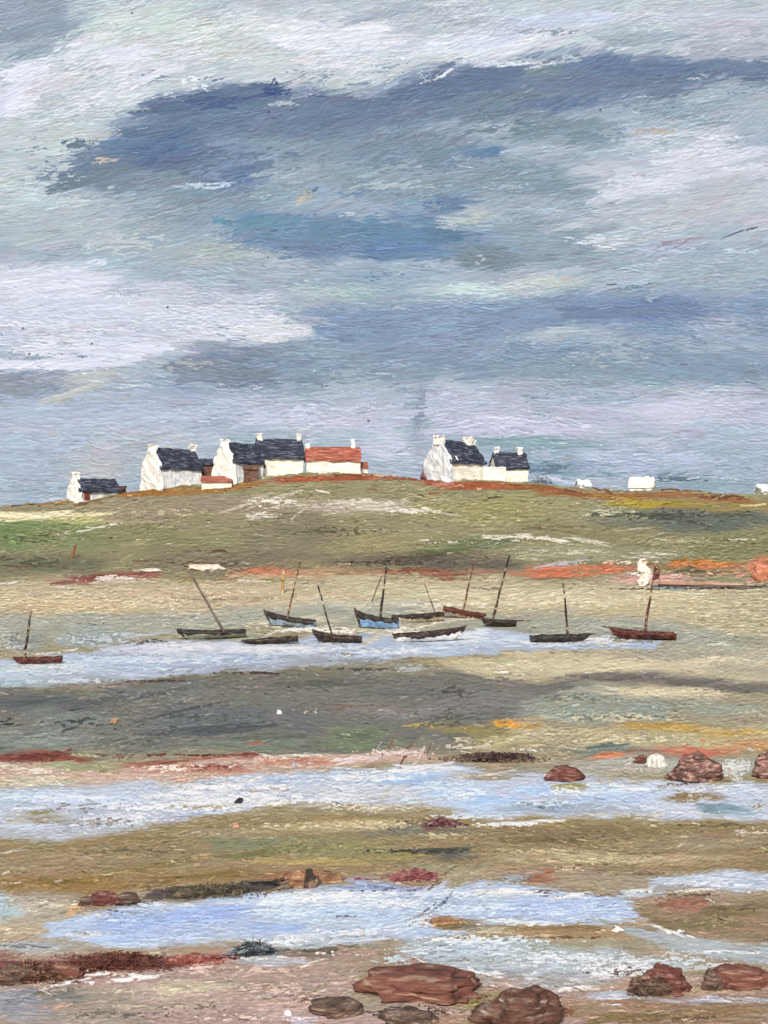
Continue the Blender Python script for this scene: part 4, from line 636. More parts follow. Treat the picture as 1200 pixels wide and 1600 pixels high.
for (x, y, rx, ry, c, de, w) in [
    (430, 785, 100, 16, (212, 204, 188), .45, 0), (560, 785, 110, 12, (206, 200, 184), .45, 0), (640, 798, 70, 10, (222, 216, 200), .5, 0), (800, 840, 110, 10, (216, 212, 190), .5, 0), (950, 800, 80, 14, (186, 184, 156), .45, 0), (900, 862, 110, 10, (200, 198, 174), .4, 0), (1050, 806, 130, 18, (84, 88, 80), .45, 0), (410, 805, 40, 9, (214, 208, 194), .5, 0), (70, 836, 110, 24, (138, 136, 98), .45, 0), (40, 842, 90, 16, (104, 112, 78), .42, 0), (60, 880, 90, 18, (92, 96, 78), .4, 0), (1130, 850, 90, 14, (150, 152, 112), .4, 0),
    (330, 765, 120, 6, (164, 116, 56), .5, 0), (700, 757, 60, 7, (190, 130, 110), .55, 0), (780, 760, 90, 7, (170, 96, 62), .5, 0), (600, 743, 60, 5, (190, 160, 140), .5, 0), (1120, 777, 80, 8, (120, 84, 62), .45, 0),
    (170, 903, 90, 8, (226, 208, 196), .45, 0), (410, 893, 80, 9, (196, 128, 96), .45, 0), (900, 888, 80, 12, (206, 130, 94), .42, 0), (900, 892, 90, 10, (150, 132, 100), .42, 0), (1080, 890, 120, 9, (150, 138, 106), .45, 0), (880, 880, 60, 9, (186, 176, 176), .45, 0), (1005, 895, 36, 18, (240, 236, 222), .5, 0), (1085, 886, 60, 12, (120, 110, 84), .45, 0), (650, 890, 120, 9, (128, 86, 66), .45, 0), (1130, 917, 70, 5, (84, 66, 56), .5, 0), (1050, 916, 60, 5, (96, 108, 110), .5, 0), (440, 910, 14, 26, (176, 146, 90), .3, 0),
    (150, 1000, 110, 14, (186, 196, 204), .5, 0), (40, 1000, 60, 24, (134, 138, 134), .4, 0), (230, 1003, 60, 8, (72, 68, 64), .4, 0), (500, 985, 120, 12, (224, 220, 206), .5, 0), (660, 968, 90, 14, (216, 208, 190), .5, 0), (620, 985, 60, 10, (220, 214, 200), .45, 0), (700, 998, 60, 6, (246, 244, 238), .5, 1),
    (80, 1040, 110, 12, (216, 224, 226), .5, 1), (300, 1010, 120, 9, (228, 228, 240), .5, 1), (470, 1016, 110, 9, (230, 234, 240), .5, 1), (740, 998, 90, 12, (222, 232, 246), .5, 1), (950, 1000, 70, 9, (234, 238, 238), .55, 1), (560, 1035, 120, 10, (140, 142, 136), .5, 0), (250, 1066, 150, 7, (110, 96, 88), .45, 0), (640, 1045, 60, 12, (168, 170, 166), .5, 0), (430, 1054, 70, 5, (100, 82, 78), .4, 0),
    (120, 1130, 90, 14, (72, 76, 74), .45, 0), (10, 1130, 20, 14, (50, 52, 50), .4, 0), (330, 1120, 160, 14, (84, 88, 88), .4, 0), (250, 1090, 200, 24, (132, 136, 130), .3, 0), (600, 1110, 140, 26, (124, 116, 106), .35, 0), (700, 1080, 110, 22, (86, 82, 76), .35, 0), (700, 1120, 80, 26, (86, 86, 74), .35, 0), (470, 1110, 60, 12, (196, 194, 186), .22, 0), (650, 1134, 70, 6, (206, 170, 78), .3, 0), (640, 1172, 60, 14, (190, 160, 150), .5, 0), (620, 1176, 90, 9, (226, 216, 216), .55, 1),
    (720, 1168, 60, 9, (216, 206, 180), .5, 0), (790, 1180, 80, 10, (66, 48, 50), .45, 0), (820, 1172, 40, 6, (236, 232, 222), .4, 0), (960, 1060, 120, 8, (104, 98, 90), .45, 0), (1010, 1082, 120, 9, (212, 200, 168), .5, 0), (850, 1040, 150, 14, (206, 196, 164), .45, 0), (1050, 1140, 130, 14, (190, 160, 96), .45, 0), (1000, 1155, 160, 12, (206, 194, 160), .45, 0), (800, 1134, 50, 6, (230, 168, 76), .4, 0), (950, 1168, 60, 6, (96, 108, 100), .45, 0), (1090, 1180, 60, 12, (196, 120, 92), .45, 0), (1140, 1200, 50, 22, (206, 208, 202), .5, 0), (960, 1200, 120, 9, (190, 170, 160), .4, 0),
    (60, 1184, 80, 9, (112, 56, 44), .45, 0), (280, 1200, 140, 12, (232, 216, 196), .4, 0), (330, 1200, 110, 10, (136, 72, 58), .4, 0), (60, 1206, 80, 12, (226, 214, 192), .45, 0), (330, 1230, 100, 9, (244, 243, 238), .6, 1), (430, 1230, 60, 12, (240, 238, 232), .55, 1), (120, 1260, 140, 18, (130, 126, 120), .35, 0), (180, 1280, 110, 16, (214, 216, 222), .55, 1), (160, 1285, 110, 14, (122, 120, 128), .35, 0), (60, 1270, 60, 10, (150, 144, 110), .45, 0), (310, 1262, 110, 9, (240, 240, 236), .55, 1), (510, 1250, 130, 12, (226, 226, 228), .5, 1), (570, 1262, 110, 12, (206, 196, 172), .5, 0), (620, 1205, 90, 9, (240, 238, 244), .55, 1), (720, 1240, 80, 20, (216, 228, 244), .5, 1), (860, 1255, 90, 12, (206, 222, 244), .5, 1), (860, 1262, 50, 6, (96, 110, 126), .35, 1), (950, 1228, 90, 6, (236, 238, 240), .5, 1), (800, 1288, 100, 7, (244, 240, 230), .55, 1), (660, 1284, 60, 9, (88, 84, 88), .4, 0), (700, 1290, 40, 6, (130, 66, 76), .4, 0), (980, 1272, 160, 8, (190, 186, 170), .5, 0), (1080, 1270, 90, 8, (206, 206, 206), .4, 1), (1170, 1300, 60, 14, (206, 190, 176), .4, 0),
    (500, 1330, 200, 34, (160, 152, 104), .3, 0), (300, 1345, 200, 26, (166, 150, 104), .28, 0), (580, 1290, 150, 12, (200, 186, 146), .45, 0), (660, 1330, 110, 10, (76, 76, 62), .4, 0), (950, 1345, 150, 12, (196, 180, 136), .4, 0), (900, 1310, 160, 14, (104, 92, 66), .3, 0), (1060, 1345, 120, 16, (176, 152, 118), .35, 0), (330, 1393, 130, 8, (50, 48, 44), .55, 0), (430, 1380, 70, 8, (54, 50, 46), .5, 0), (470, 1372, 70, 14, (176, 126, 86), .4, 0), (730, 1370, 80, 20, (176, 166, 132), .35, 0), (830, 1375, 80, 10, (150, 110, 88), .4, 0), (90, 1412, 70, 10, (226, 214, 186), .4, 0), (170, 1422, 50, 8, (60, 58, 54), .4, 0), (110, 1420, 30, 8, (220, 178, 130), .5, 0),
    (500, 1400, 160, 14, (230, 238, 246), .5, 1), (440, 1470, 110, 12, (226, 234, 238), .5, 1), (540, 1432, 50, 5, (58, 60, 66), .35, 0), (280, 1465, 120, 8, (196, 206, 232), .5, 1), (610, 1388, 90, 5, (104, 112, 150), .4, 1), (660, 1440, 60, 20, (206, 216, 226), .5, 1), (800, 1394, 110, 6, (240, 238, 228), .55, 1), (900, 1402, 50, 5, (244, 242, 234), .5, 1), (860, 1424, 120, 16, (200, 212, 238), .45, 1), (820, 1445, 110, 5, (232, 234, 232), .45, 1), (1000, 1392, 60, 6, (226, 230, 228), .5, 1), (760, 1455, 110, 10, (190, 182, 154), .4, 0), (700, 1440, 50, 8, (206, 150, 90), .45, 0), (740, 1470, 80, 18, (212, 222, 228), .5, 1),
    (1110, 1378, 90, 12, (212, 218, 228), .5, 1), (1090, 1391, 80, 4, (240, 236, 228), .4, 1), (1150, 1392, 60, 5, (240, 240, 240), .4, 1), (1080, 1412, 80, 10, (156, 106, 82), .45, 0), (1050, 1456, 40, 5, (246, 244, 238), .4, 1), (1130, 1488, 90, 4, (244, 243, 236), .4, 1), (960, 1515, 110, 24, (236, 236, 236), .55, 1), (970, 1520, 90, 20, (110, 92, 84), .35, 0), (850, 1500, 110, 24, (214, 222, 226), .45, 1), (840, 1480, 130, 14, (150, 150, 130), .35, 0), (770, 1520, 110, 6, (248, 246, 240), .35, 1), (900, 1545, 90, 8, (220, 212, 206), .45, 0), (960, 1560, 70, 6, (216, 214, 224), .5, 1), (1120, 1558, 90, 5, (200, 200, 216), .4, 1),
    (60, 1520, 110, 22, (82, 46, 38), .45, 0), (60, 1528, 70, 16, (176, 146, 120), .3, 0), (190, 1502, 120, 14, (66, 40, 38), .5, 0), (180, 1520, 90, 8, (200, 176, 150), .35, 0), (320, 1500, 80, 10, (150, 66, 56), .45, 0), (320, 1512, 50, 8, (228, 196, 184), .5, 0), (400, 1490, 60, 14, (206, 222, 224), .5, 1), (400, 1485, 50, 14, (48, 50, 58), .4, 0), (110, 1535, 120, 5, (248, 246, 238), .45, 0), (210, 1524, 60, 5, (248, 246, 236), .45, 0), (420, 1515, 110, 14, (206, 180, 164), .4, 0), (520, 1490, 90, 8, (232, 222, 208), .3, 0), (340, 1560, 180, 26, (196, 172, 154), .3, 0), (300, 1575, 180, 20, (126, 114, 98), .3, 0), (560, 1525, 90, 26, (186, 168, 140), .35, 0), (460, 1590, 60, 8, (216, 210, 220), .4, 0), (1000, 1580, 180, 16, (158, 138, 104), .3, 0), (1100, 1545, 130, 14, (180, 158, 132), .35, 0), (640, 1545, 130, 30, (120, 62, 48), .45, 0), (640, 1580, 120, 16, (84, 72, 66), .5, 0), (730, 1560, 60, 20, (120, 80, 56), .45, 0), (520, 1580, 70, 14, (110, 84, 68), .4, 0), (820, 1590, 110, 20, (120, 74, 56), .4, 0), (880, 1580, 40, 20, (140, 84, 56), .45, 0), (1060, 1545, 60, 14, (110, 60, 46), .45, 0), (1150, 1540, 90, 12, (120, 64, 48), .4, 0), (1110, 1205, 50, 20, (180, 120, 104), .5, 0), (1080, 1185, 50, 12, (150, 84, 66), .45, 0), (870, 1212, 40, 10, (150, 96, 82), .45, 0), (1090, 1223, 30, 3, (40, 34, 32), .6, 0), (850, 1560, 80, 14, (140, 100, 74), .35, 0),
    (300, 1262, 200, 8, (170, 162, 138), .42, 0), (120, 1285, 140, 10, (168, 162, 148), .45, 0), (420, 1235, 120, 8, (186, 170, 156), .42, 0), (640, 1250, 130, 8, (186, 186, 178), .42, 1), (850, 1256, 130, 8, (150, 160, 166), .42, 1), (1080, 1250, 120, 10, (170, 168, 156), .45, 0), (960, 1222, 130, 7, (176, 170, 160), .45, 0),
    (200, 1428, 90, 7, (150, 156, 168), .4, 1), (300, 1475, 130, 7, (164, 166, 168), .45, 1), (560, 1465, 140, 8, (168, 172, 168), .42, 1), (800, 1435, 120, 6, (170, 172, 172), .4, 1), (930, 1430, 70, 7, (160, 166, 172), .4, 1), (700, 1405, 90, 7, (170, 180, 196), .4, 1),
    (780, 1470, 160, 14, (214, 224, 228), .5, 1), (900, 1495, 150, 16, (222, 228, 230), .5, 1), (1050, 1500, 120, 12, (206, 212, 214), .48, 1), (660, 1485, 90, 12, (206, 218, 226), .5, 1), (740, 1500, 130, 10, (150, 150, 134), .38, 0), (1000, 1475, 110, 8, (150, 142, 116), .42, 0), (1130, 1508, 110, 8, (214, 216, 214), .45, 1), (1060, 1530, 120, 8, (196, 186, 172), .42, 0),
    (200, 1024, 160, 6, (150, 160, 168), .4, 1), (440, 1026, 140, 6, (156, 166, 176), .42, 1), (700, 1008, 130, 5, (166, 176, 186), .4, 1), (930, 1004, 90, 5, (190, 186, 166), .45, 0),
    (330, 1394, 140, 6, (44, 42, 38), .6, 0), (420, 1380, 80, 7, (40, 36, 34), .55, 0), (500, 1372, 70, 6, (70, 40, 36), .5, 0), (200, 1412, 70, 6, (52, 48, 44), .5, 0), (640, 1368, 60, 10, (150, 66, 80), .45, 0), (560, 1374, 60, 4, (150, 50, 70), .4, 0), (650, 1330, 150, 7, (70, 70, 56), .5, 0), (250, 1064, 160, 4, (70, 60, 56), .5, 0), (560, 1046, 120, 6, (74, 70, 64), .5, 0), (400, 1052, 120, 4, (70, 56, 52), .5, 0), (700, 1290, 70, 5, (76, 50, 56), .5, 0), (790, 1186, 90, 7, (52, 38, 40), .5, 0), (190, 1506, 130, 10, (60, 36, 34), .5, 0), (330, 1497, 90, 7, (84, 44, 40), .5, 0), (500, 1486, 110, 6, (92, 88, 78), .5, 0), (860, 1400, 60, 3, (70, 56, 60), .5, 0), (600, 1392, 120, 3, (90, 96, 130), .5, 1), (280, 1180, 200, 4, (110, 52, 42), .5, 0), (60, 1180, 90, 6, (100, 46, 38), .5, 0), (1000, 920, 120, 3, (70, 60, 58), .5, 0), (1130, 919, 90, 3, (60, 48, 44), .55, 0), (880, 1465, 130, 4, (120, 84, 58), .5, 0), (1080, 1398, 90, 4, (110, 78, 66), .45, 0), (1060, 1225, 60, 4, (60, 44, 40), .4, 0),
    (620, 1500, 60, 14, (196, 208, 214), .5, 1), (800, 1485, 130, 20, (206, 216, 222), .5, 1), (700, 1470, 110, 14, (220, 228, 232), .5, 1), (940, 1500, 110, 14, (214, 220, 222), .5, 1), (1060, 1490, 90, 10, (200, 206, 208), .45, 1),
    (560, 1215, 140, 12, (232, 236, 244), .55, 1), (700, 1230, 110, 18, (196, 216, 242), .5, 1), (420, 1245, 130, 14, (236, 238, 240), .55, 1), (100, 1248, 140, 9, (220, 230, 244), .55, 1), (230, 1262, 130, 12, (232, 234, 238), .55, 1), (900, 1238, 120, 10, (216, 228, 246), .55, 1), (1110, 1232, 110, 12, (214, 222, 232), .5, 1), (1000, 1262, 130, 8, (196, 208, 220), .5, 1), (620, 1262, 110, 10, (196, 190, 172), .5, 0), (730, 1276, 110, 8, (206, 216, 226), .5, 1),
    (280, 1030, 200, 14, (206, 216, 234), .5, 1), (600, 1018, 130, 9, (226, 232, 240), .55, 1), (860, 1004, 100, 7, (230, 234, 238), .55, 1), (100, 1064, 120, 8, (200, 212, 218), .5, 1), (520, 1006, 60, 6, (244, 244, 240), .45, 1),
    (450, 1425, 130, 18, (204, 220, 238), .5, 1), (620, 1412, 110, 14, (222, 230, 240), .55, 1), (760, 1418, 120, 12, (206, 218, 236), .5, 1), (560, 1455, 130, 10, (222, 228, 232), .5, 1), (130, 1462, 90, 10, (206, 212, 216), .45, 1), (380, 1410, 90, 8, (214, 222, 236), .45, 1),
    (700, 905, 150, 6, (150, 100, 80), .4, 0), (1080, 884, 130, 12, (206, 126, 82), .45, 0), (1140, 896, 80, 10, (206, 150, 124), .45, 0), (960, 878, 120, 8, (226, 200, 176), .35, 0), (280, 800, 160, 14, (186, 172, 142), .4, 0), (760, 812, 160, 14, (170, 166, 122), .4, 0), (520, 830, 160, 16, (106, 102, 78), .4, 0), (880, 825, 140, 12, (110, 112, 82), .4, 0), (620, 878, 160, 10, (90, 82, 68), .45, 0), (320, 880, 140, 10, (110, 88, 70), .4, 0), (480, 884, 130, 6, (196, 150, 120), .35, 0), (1050, 845, 160, 10, (176, 176, 138), .4, 0), (700, 845, 130, 8, (206, 200, 176), .35, 0),
    (240, 940, 220, 20, (214, 196, 164), .42, 0), (480, 935, 160, 16, (206, 192, 162), .42, 0), (900, 940, 220, 20, (216, 204, 172), .45, 0), (1100, 955, 140, 24, (206, 190, 156), .42, 0), (330, 935, 160, 10, (150, 134, 110), .35, 0), (1000, 1000, 160, 14, (140, 138, 120), .35, 0), (1130, 1030, 110, 14, (206, 196, 166), .42, 0), (700, 945, 130, 10, (222, 214, 190), .42, 0),
    (960, 1120, 200, 14, (196, 188, 154), .4, 0), (900, 1090, 150, 14, (118, 120, 108), .4, 0), (1130, 1160, 110, 9, (190, 144, 96), .4, 0), (1030, 1120, 160, 6, (104, 104, 84), .35, 0),
    (450, 1290, 160, 10, (206, 194, 158), .4, 0), (200, 1330, 180, 10, (112, 104, 76), .4, 0), (860, 1330, 160, 10, (190, 176, 132), .42, 0), (1120, 1290, 110, 10, (110, 96, 70), .4, 0), (700, 1306, 130, 9, (190, 180, 140), .4, 0), (1000, 1365, 130, 9, (120, 100, 80), .4, 0), (180, 1365, 180, 9, (170, 148, 96), .4, 0), (300, 1388, 150, 7, (88, 78, 56), .45, 0),
    (1120, 1440, 120, 20, (160, 144, 110), .35, 0), (1150, 1420, 90, 10, (100, 84, 62), .35, 0), (1080, 1590, 160, 14, (110, 92, 68), .35, 0), (430, 1545, 160, 18, (206, 184, 166), .4, 0), (250, 1550, 160, 16, (206, 194, 164), .4, 0), (180, 1585, 150, 14, (112, 106, 92), .4, 0), (480, 1560, 130, 16, (130, 108, 94), .35, 0), (380, 1590, 130, 10, (222, 196, 182), .4, 0)]:
    c = np.array(c) / 255; g_ = c.mean(); c = np.clip(0.5 + (g_ - 0.5) * 1.12 + 0.01 + (c - g_) * 0.95, 0, 1)
    cl.scumble(x, y, rx, ry, c, de + 0.09, 9, 2.0, w, 0.97, 0.06)
one_ = lambda X, Y: 1.0
cl.flecks(lp, 14000, land_ang, 0.14, -120, 1320, 735, 1664, 3, 13, 0.7, 1.8, 701, szf)
cl.grain(0.040, 20, 2.2, [(0.05, one_)], 500)  # ridge light and shade tinted into the land colour, besides the height
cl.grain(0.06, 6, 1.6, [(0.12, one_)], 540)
cl.sharpen(1.2)

# land surface: a fan of rows and columns that gets finer towards the middle of the bay
nrow_top = 722.0
rows = np.concatenate([np.arange(735, 1000, 1.15), np.arange(1000, 1664, 1.2), np.arange(1664, 2600, 40)])
cols_x = np.concatenate([np.arange(-1100, -120, 12), np.arange(-120, 1320, 1.5), np.arange(1320, 2300, 12)])
PX, RR = np.meshgrid(cols_x, rows)
rg = ridge(PX) + (fbm(PX / 14, PX * 0 + 3, 5) - 0.5) * 5 + (fbm(PX / 4, PX * 0 + 9, 8, 2) - 0.5) * 2.5
PY = np.where(RR < 1000, rg + (RR - 735) / 265.0 * (1000 - rg), RR)
cc, hh, ww = cl.sample(PX, PY)
DD = dist(PX, PY)
X = (PX - 600) / F * DD
Z = H - (PY - HZ) / F * DD
relief = (hh - 0.5) * np.where(ww > 0.5, 0.45, 1.0) * DD / F
relief[RR > 1664] = 0
P = np.stack([X, DD, Z + relief], -1)
# the hill falls away behind its crest
back = []
for (dd, dz) in ((4, -0.1), (14, -1.5), (40, -7), (90, -17)):
    b = P[0].copy(); k = (DD[0] + dd) / DD[0]
    b[:, 0] *= k; b[:, 1] = DD[0] + dd; b[:, 2] += dz
    back.append(b)
P = np.concatenate([np.array(back[::-1]), P], 0)
ncol = len(cols_x); nb_ = len(back)
C = np.concatenate([np.repeat(cc[:1], nb_, 0), cc], 0)
Wm = np.concatenate([np.zeros((nb_, ncol)), ww], 0)
PYf = np.concatenate([np.repeat(PY[:1], nb_, 0), PY], 0)
q = quads(P.shape[0], ncol)
wf = (Wm[:-1, :-1] + Wm[1:, :-1] + Wm[1:, 1:] + Wm[:-1, 1:]) / 4 > 0.5
hf = (PYf[:-1, :-1] < 906 + 10 * (fbm(np.add.outer(np.zeros(P.shape[0] - 1), cols_x[:-1] / 40), np.zeros((P.shape[0] - 1, ncol - 1)), 77) - 0.5)) & ~wf
gf = ~wf & ~hf
KK = np.interp(PYf, [880, 930, 990, 1010], [1.50, 1.27, 1.20, 1.14])[..., None]      # slopes that face the sun get more of it
Cl = np.clip(s2l(np.clip(C, 0, 1)) / KK, 0, 0.88).reshape(-1, 3)
Pf = P.reshape(-1, 3)


def land_mat(name, rough, spec, grain, bump):
    m = bpy.data.materials.new(name)
    m.use_nodes = True
    t = m.node_tree; b = t.nodes["Principled BSDF"]
    an = t.nodes.new("ShaderNodeAttribute"); an.attribute_name = "pigment"
    tc = t.nodes.new("ShaderNodeTexCoord"); mp = t.nodes.new("ShaderNodeMapping"); mp.inputs["Scale"].default_value = (1.0, 0.35, 1.0)
    n = t.nodes.new("ShaderNodeTexNoise"); n.inputs["Scale"].default_value = 9.0; n.inputs["Detail"].default_value = 6
    mr = t.nodes.new("ShaderNodeMapRange"); mr.inputs["From Min"].default_value = 0.3; mr.inputs["From Max"].default_value = 0.7
    mr.inputs["To Min"].default_value = 1 - grain; mr.inputs["To Max"].default_value = 1 + grain
    mx = t.nodes.new("ShaderNodeMix"); mx.data_type = 'RGBA'; mx.blend_type = 'MULTIPLY'; mx.inputs["Factor"].default_value = 1.0
    t.links.new(tc.outputs["Object"], mp.inputs[0]); t.links.new(mp.outputs[0], n.inputs["Vector"]); t.links.new(n.outputs["Fac"], mr.inputs[0])
    t.links.new(an.outputs["Color"], mx.inputs[6]); t.links.new(mr.outputs[0], mx.inputs[7])
    t.links.new(mx.outputs[2], b.inputs["Base Color"])
    b.inputs["Roughness"].default_value = rough
    b.inputs["Specular IOR Level"].default_value = spec
    bp = t.nodes.new("ShaderNodeBump"); bp.inputs["Strength"].default_value = bump; bp.inputs["Distance"].default_value = 0.05
    t.links.new(n.outputs["Fac"], bp.inputs["Height"]); t.links.new(bp.outputs[0], b.inputs["Normal"])
    return m


ground_o = grid_mesh("ground", Pf, Cl, q[gf], land_mat("wet_sand", 0.75, 0.2, 0.09, 0.35)); tag(ground_o, kind="structure")
hill_o = grid_mesh("hill", Pf, Cl, q[hf], land_mat("rough_turf", 0.9, 0.1, 0.10, 0.4)); tag(hill_o, kind="structure")
water_o = grid_mesh("water", Pf, Cl, q[wf], land_mat("pale_water", 0.35, 0.3, 0.03, 0.25)); tag(water_o, kind="structure")
bm = bmesh.new()
for (x, y) in ((-6000, -3000), (6000, -3000), (6000, 9000), (-6000, 9000)): bm.verts.new((x, y, -2.0))
bm.faces.new(bm.verts)
tag(obj("seabed", bm, streak_mat("sea_sand", [(120, 112, 96), (150, 140, 118)], (1, 1, 1), 0.05, 0.8, 0)), kind="structure")


# ------------------------------------------------------------------ shared shape helpers
def box(bm, x0, x1, y0, y1, z0, z1):
    v = [bm.verts.new((x, y, z)) for z in (z0, z1) for (x, y) in ((x0, y0), (x1, y0), (x1, y1), (x0, y1))]
    for f in ((3, 2, 1, 0), (4, 5, 6, 7), (0, 1, 5, 4), (1, 2, 6, 5), (2, 3, 7, 6), (3, 0, 4, 7)):
        bm.faces.new([v[i] for i in f])
    return v


def rough_up(bm, cuts, amp, scale, seed=0):
    """Cut faces fine and push them about so edges are hand-made."""
    if cuts: bmesh.ops.subdivide_edges(bm, edges=bm.edges[:], cuts=cuts, use_grid_fill=True)
    for v in bm.verts:
        p = v.co * scale + Vector((seed * 3.1, seed * 1.7, seed))
        n = mnoise.noise_vector(p) + 0.5 * mnoise.noise_vector(p * 2.7)
        v.co += n * amp


def tube(bm, pts, rads, n=7):
    rings = []
    for i, (p, r) in enumerate(zip(pts, rads)):
        d = (Vector(pts[min(i + 1, len(pts) - 1)]) - Vector(pts[max(i - 1, 0)])).normalized()
        u = d.orthogonal().normalized(); w = d.cross(u)
        rings.append([bm.verts.new(Vector(p) + (u * math.cos(2 * math.pi * k / n) + w * math.sin(2 * math.pi * k / n)) * r) for k in range(n)])
    for a_, b_ in zip(rings, rings[1:]):
        for k in range(n): bm.faces.new((a_[k], a_[(k + 1) % n], b_[(k + 1) % n], b_[k]))
    bm.faces.new(rings[0]); bm.faces.new(rings[-1])


# ------------------------------------------------------------------ COTTAGES
WHITE = streak_mat("whitewash", [(220, 224, 230), (248, 246, 240), (252, 250, 244)], (0.35, 0.35, 1.2), 2.2, 0.7, 0.6, stops=[0.27, 0.42, 0.7])
WHITE_WARM = streak_mat("warm_whitewash", [(214, 208, 190), (248, 244, 232), (252, 250, 244)], (0.3, 0.3, 1.5), 2.2, 0.7, 0.6, stops=[0.3, 0.45, 0.7])
WHITE_BLUE = streak_mat("bluish_whitewash", [(184, 195, 208), (220, 226, 234), (248, 248, 245)], (1.2, 1.2, 0.5), 1.6, 0.7, 0.6, stops=[0.3, 0.5, 0.68])
SLATE = streak_mat("dark_slate", [(32, 37, 50), (46, 52, 68), (96, 104, 120), (150, 158, 170)], (0.35, 2.0, 2.0), 2.2, 0.75, 0.6, stops=[0.3, 0.52, 0.68, 0.84])
SLATE_PALE = streak_mat("weathered_slate", [(52, 58, 70), (84, 92, 108), (134, 144, 160)], (0.35, 2.0, 2.0), 2.0, 0.65, 0.6)
TILE = streak_mat("red_tile", [(120, 70, 56), (158, 84, 66), (196, 140, 122)], (0.35, 2.0, 2.0), 1.8, 0.7, 0.6, stops=[0.3, 0.5, 0.75])
BROWN = streak_mat("brown_lean_to", [(74, 52, 48), (104, 76, 66), (140, 110, 92)], (0.6, 0.6, 2), 2.0, 0.8, 0.5)
GLASS = streak_mat("dark_window", [(40, 42, 50), (70, 72, 80)], (1, 1, 1), 3, 0.4, 0)
RUSTDOOR = streak_mat("red_door", [(110, 44, 36), (140, 64, 50)], (1, 1, 1), 3, 0.6, 0)


def chimney_bm(x, z0, z1, w, dpt, seed):
    bm = bmesh.new()
    box(bm, x - w / 2, x + w / 2, -dpt / 2, dpt / 2, z0, z1)
    box(bm, x - w / 2 - 0.07, x + w / 2 + 0.07, -dpt / 2 - 0.07, dpt / 2 + 0.07, z1 - 0.02, z1 + 0.18)
    rough_up(bm, 4, 0.17, 2.0, seed)
    return bm


def cottage(name, label, pxc, pyb, d, w, l, hw, hr, phi, wall, roof, gable_m=None, chims=(), raised=True, windows=(), seed=0, sink=0.5, door=None, gw=None):
    """w gable width, l length, hw eaves, hr ridge; phi turns the left gable towards the viewer."""
    r = empty(name, at(pxc, pyb, d) - Vector((0, 0, 0)), math.radians(phi))
    tag(r, label, "cottage", "whitewashed cottages along the hill crest")
    hx, hy = l / 2, w / 2
    bm = bmesh.new()
    prof = [(-hy, -sink), (hy, -sink), (hy, hw), (0, hr - 0.12), (-hy, hw)]
    A = [bm.verts.new((-hx, y, z)) for y, z in prof]; Bv = [bm.verts.new((hx, y, z)) for y, z in prof]
    bm.faces.new(A[::-1]); bm.faces.new(Bv)
    for i in range(5): bm.faces.new((A[i], A[(i + 1) % 5], Bv[(i + 1) % 5], Bv[i]))
    bmesh.ops.triangulate(bm, faces=[f for f in bm.faces if len(f.verts) > 4])
    rough_up(bm, 5, 0.13, 1.3, seed)
    obj("wall", bm, wall, r)
    # roof: two thick slopes
    bm = bmesh.new()
    ov = 0.18
    sl = (hr - hw) / hy
    for sg in (-1, 1):
        pts = [(0, hr + 0.22), (sg * (hy + 0.25), hw - 0.25 * sl + 0.22), (sg * (hy + 0.25), hw - 0.25 * sl - 0.10), (0, hr - 0.10)]
        a_ = [bm.verts.new((-hx - ov, y, z)) for y, z in pts]; b_ = [bm.verts.new((hx + ov, y, z)) for y, z in pts]
        bm.faces.new(a_); bm.faces.new(b_[::-1])
        for i in range(4): bm.faces.new((a_[i], a_[(i + 1) % 4], b_[(i + 1) % 4], b_[i]))
    rough_up(bm, 7, 0.20, 1.7, seed + 5)
    ro = obj("roof", bm, roof, r)
    if raised:     # gable standing a little proud of the roof, splayed at its foot
        bm = bmesh.new()
        e = 0.22
        pr = [(-hy - 0.55, -sink), (hy + 0.55, -sink), (hy + 0.22, hw * 0.55), (hy + 0.15, hw + e), (0.5, hr + e * 0.6), (-0.5, hr + e * 0.6), (-hy - 0.15, hw + e), (-hy - 0.22, hw * 0.55)]
        A = [bm.verts.new((-hx - 0.32, y, z)) for y, z in pr]; Bv = [bm.verts.new((-hx + 0.12, y, z)) for y, z in pr]
        bm.faces.new(A[::-1]); bm.faces.new(Bv)
        for i in range(8): bm.faces.new((A[i], A[(i + 1) % 8], Bv[(i + 1) % 8], Bv[i]))
        bmesh.ops.triangulate(bm, faces=[f for f in bm.faces if len(f.verts) > 4])
        rough_up(bm, 5, 0.24, 1.3, seed + 2)
        obj("gable", bm, gable_m or wall, r)
    for i, (tx, ch, cw) in enumerate(chims):
        obj("chimney", chimney_bm(-hx + tx * l, hr - 0.5, hr + ch, cw, cw * 0.9, seed + i * 3 + 1), WHITE, ro)
    for (wx, wz, ww_, wh) in windows:
        bm = bmesh.new()
        box(bm, wx - ww_ / 2, wx + ww_ / 2, -hy - 0.13, -hy + 0.05, wz, wz + wh)
        rough_up(bm, 1, 0.04, 2, seed)
        f = obj("window", bm, GLASS, r)
    if door:
        bm = bmesh.new()
        box(bm, door[0] - 0.4, door[0] + 0.4, -hy - 0.14, -hy + 0.05, 0, door[1])
        rough_up(bm, 1, 0.04, 2, seed)
        obj("door", bm, RUSTDOOR, r)
    return r


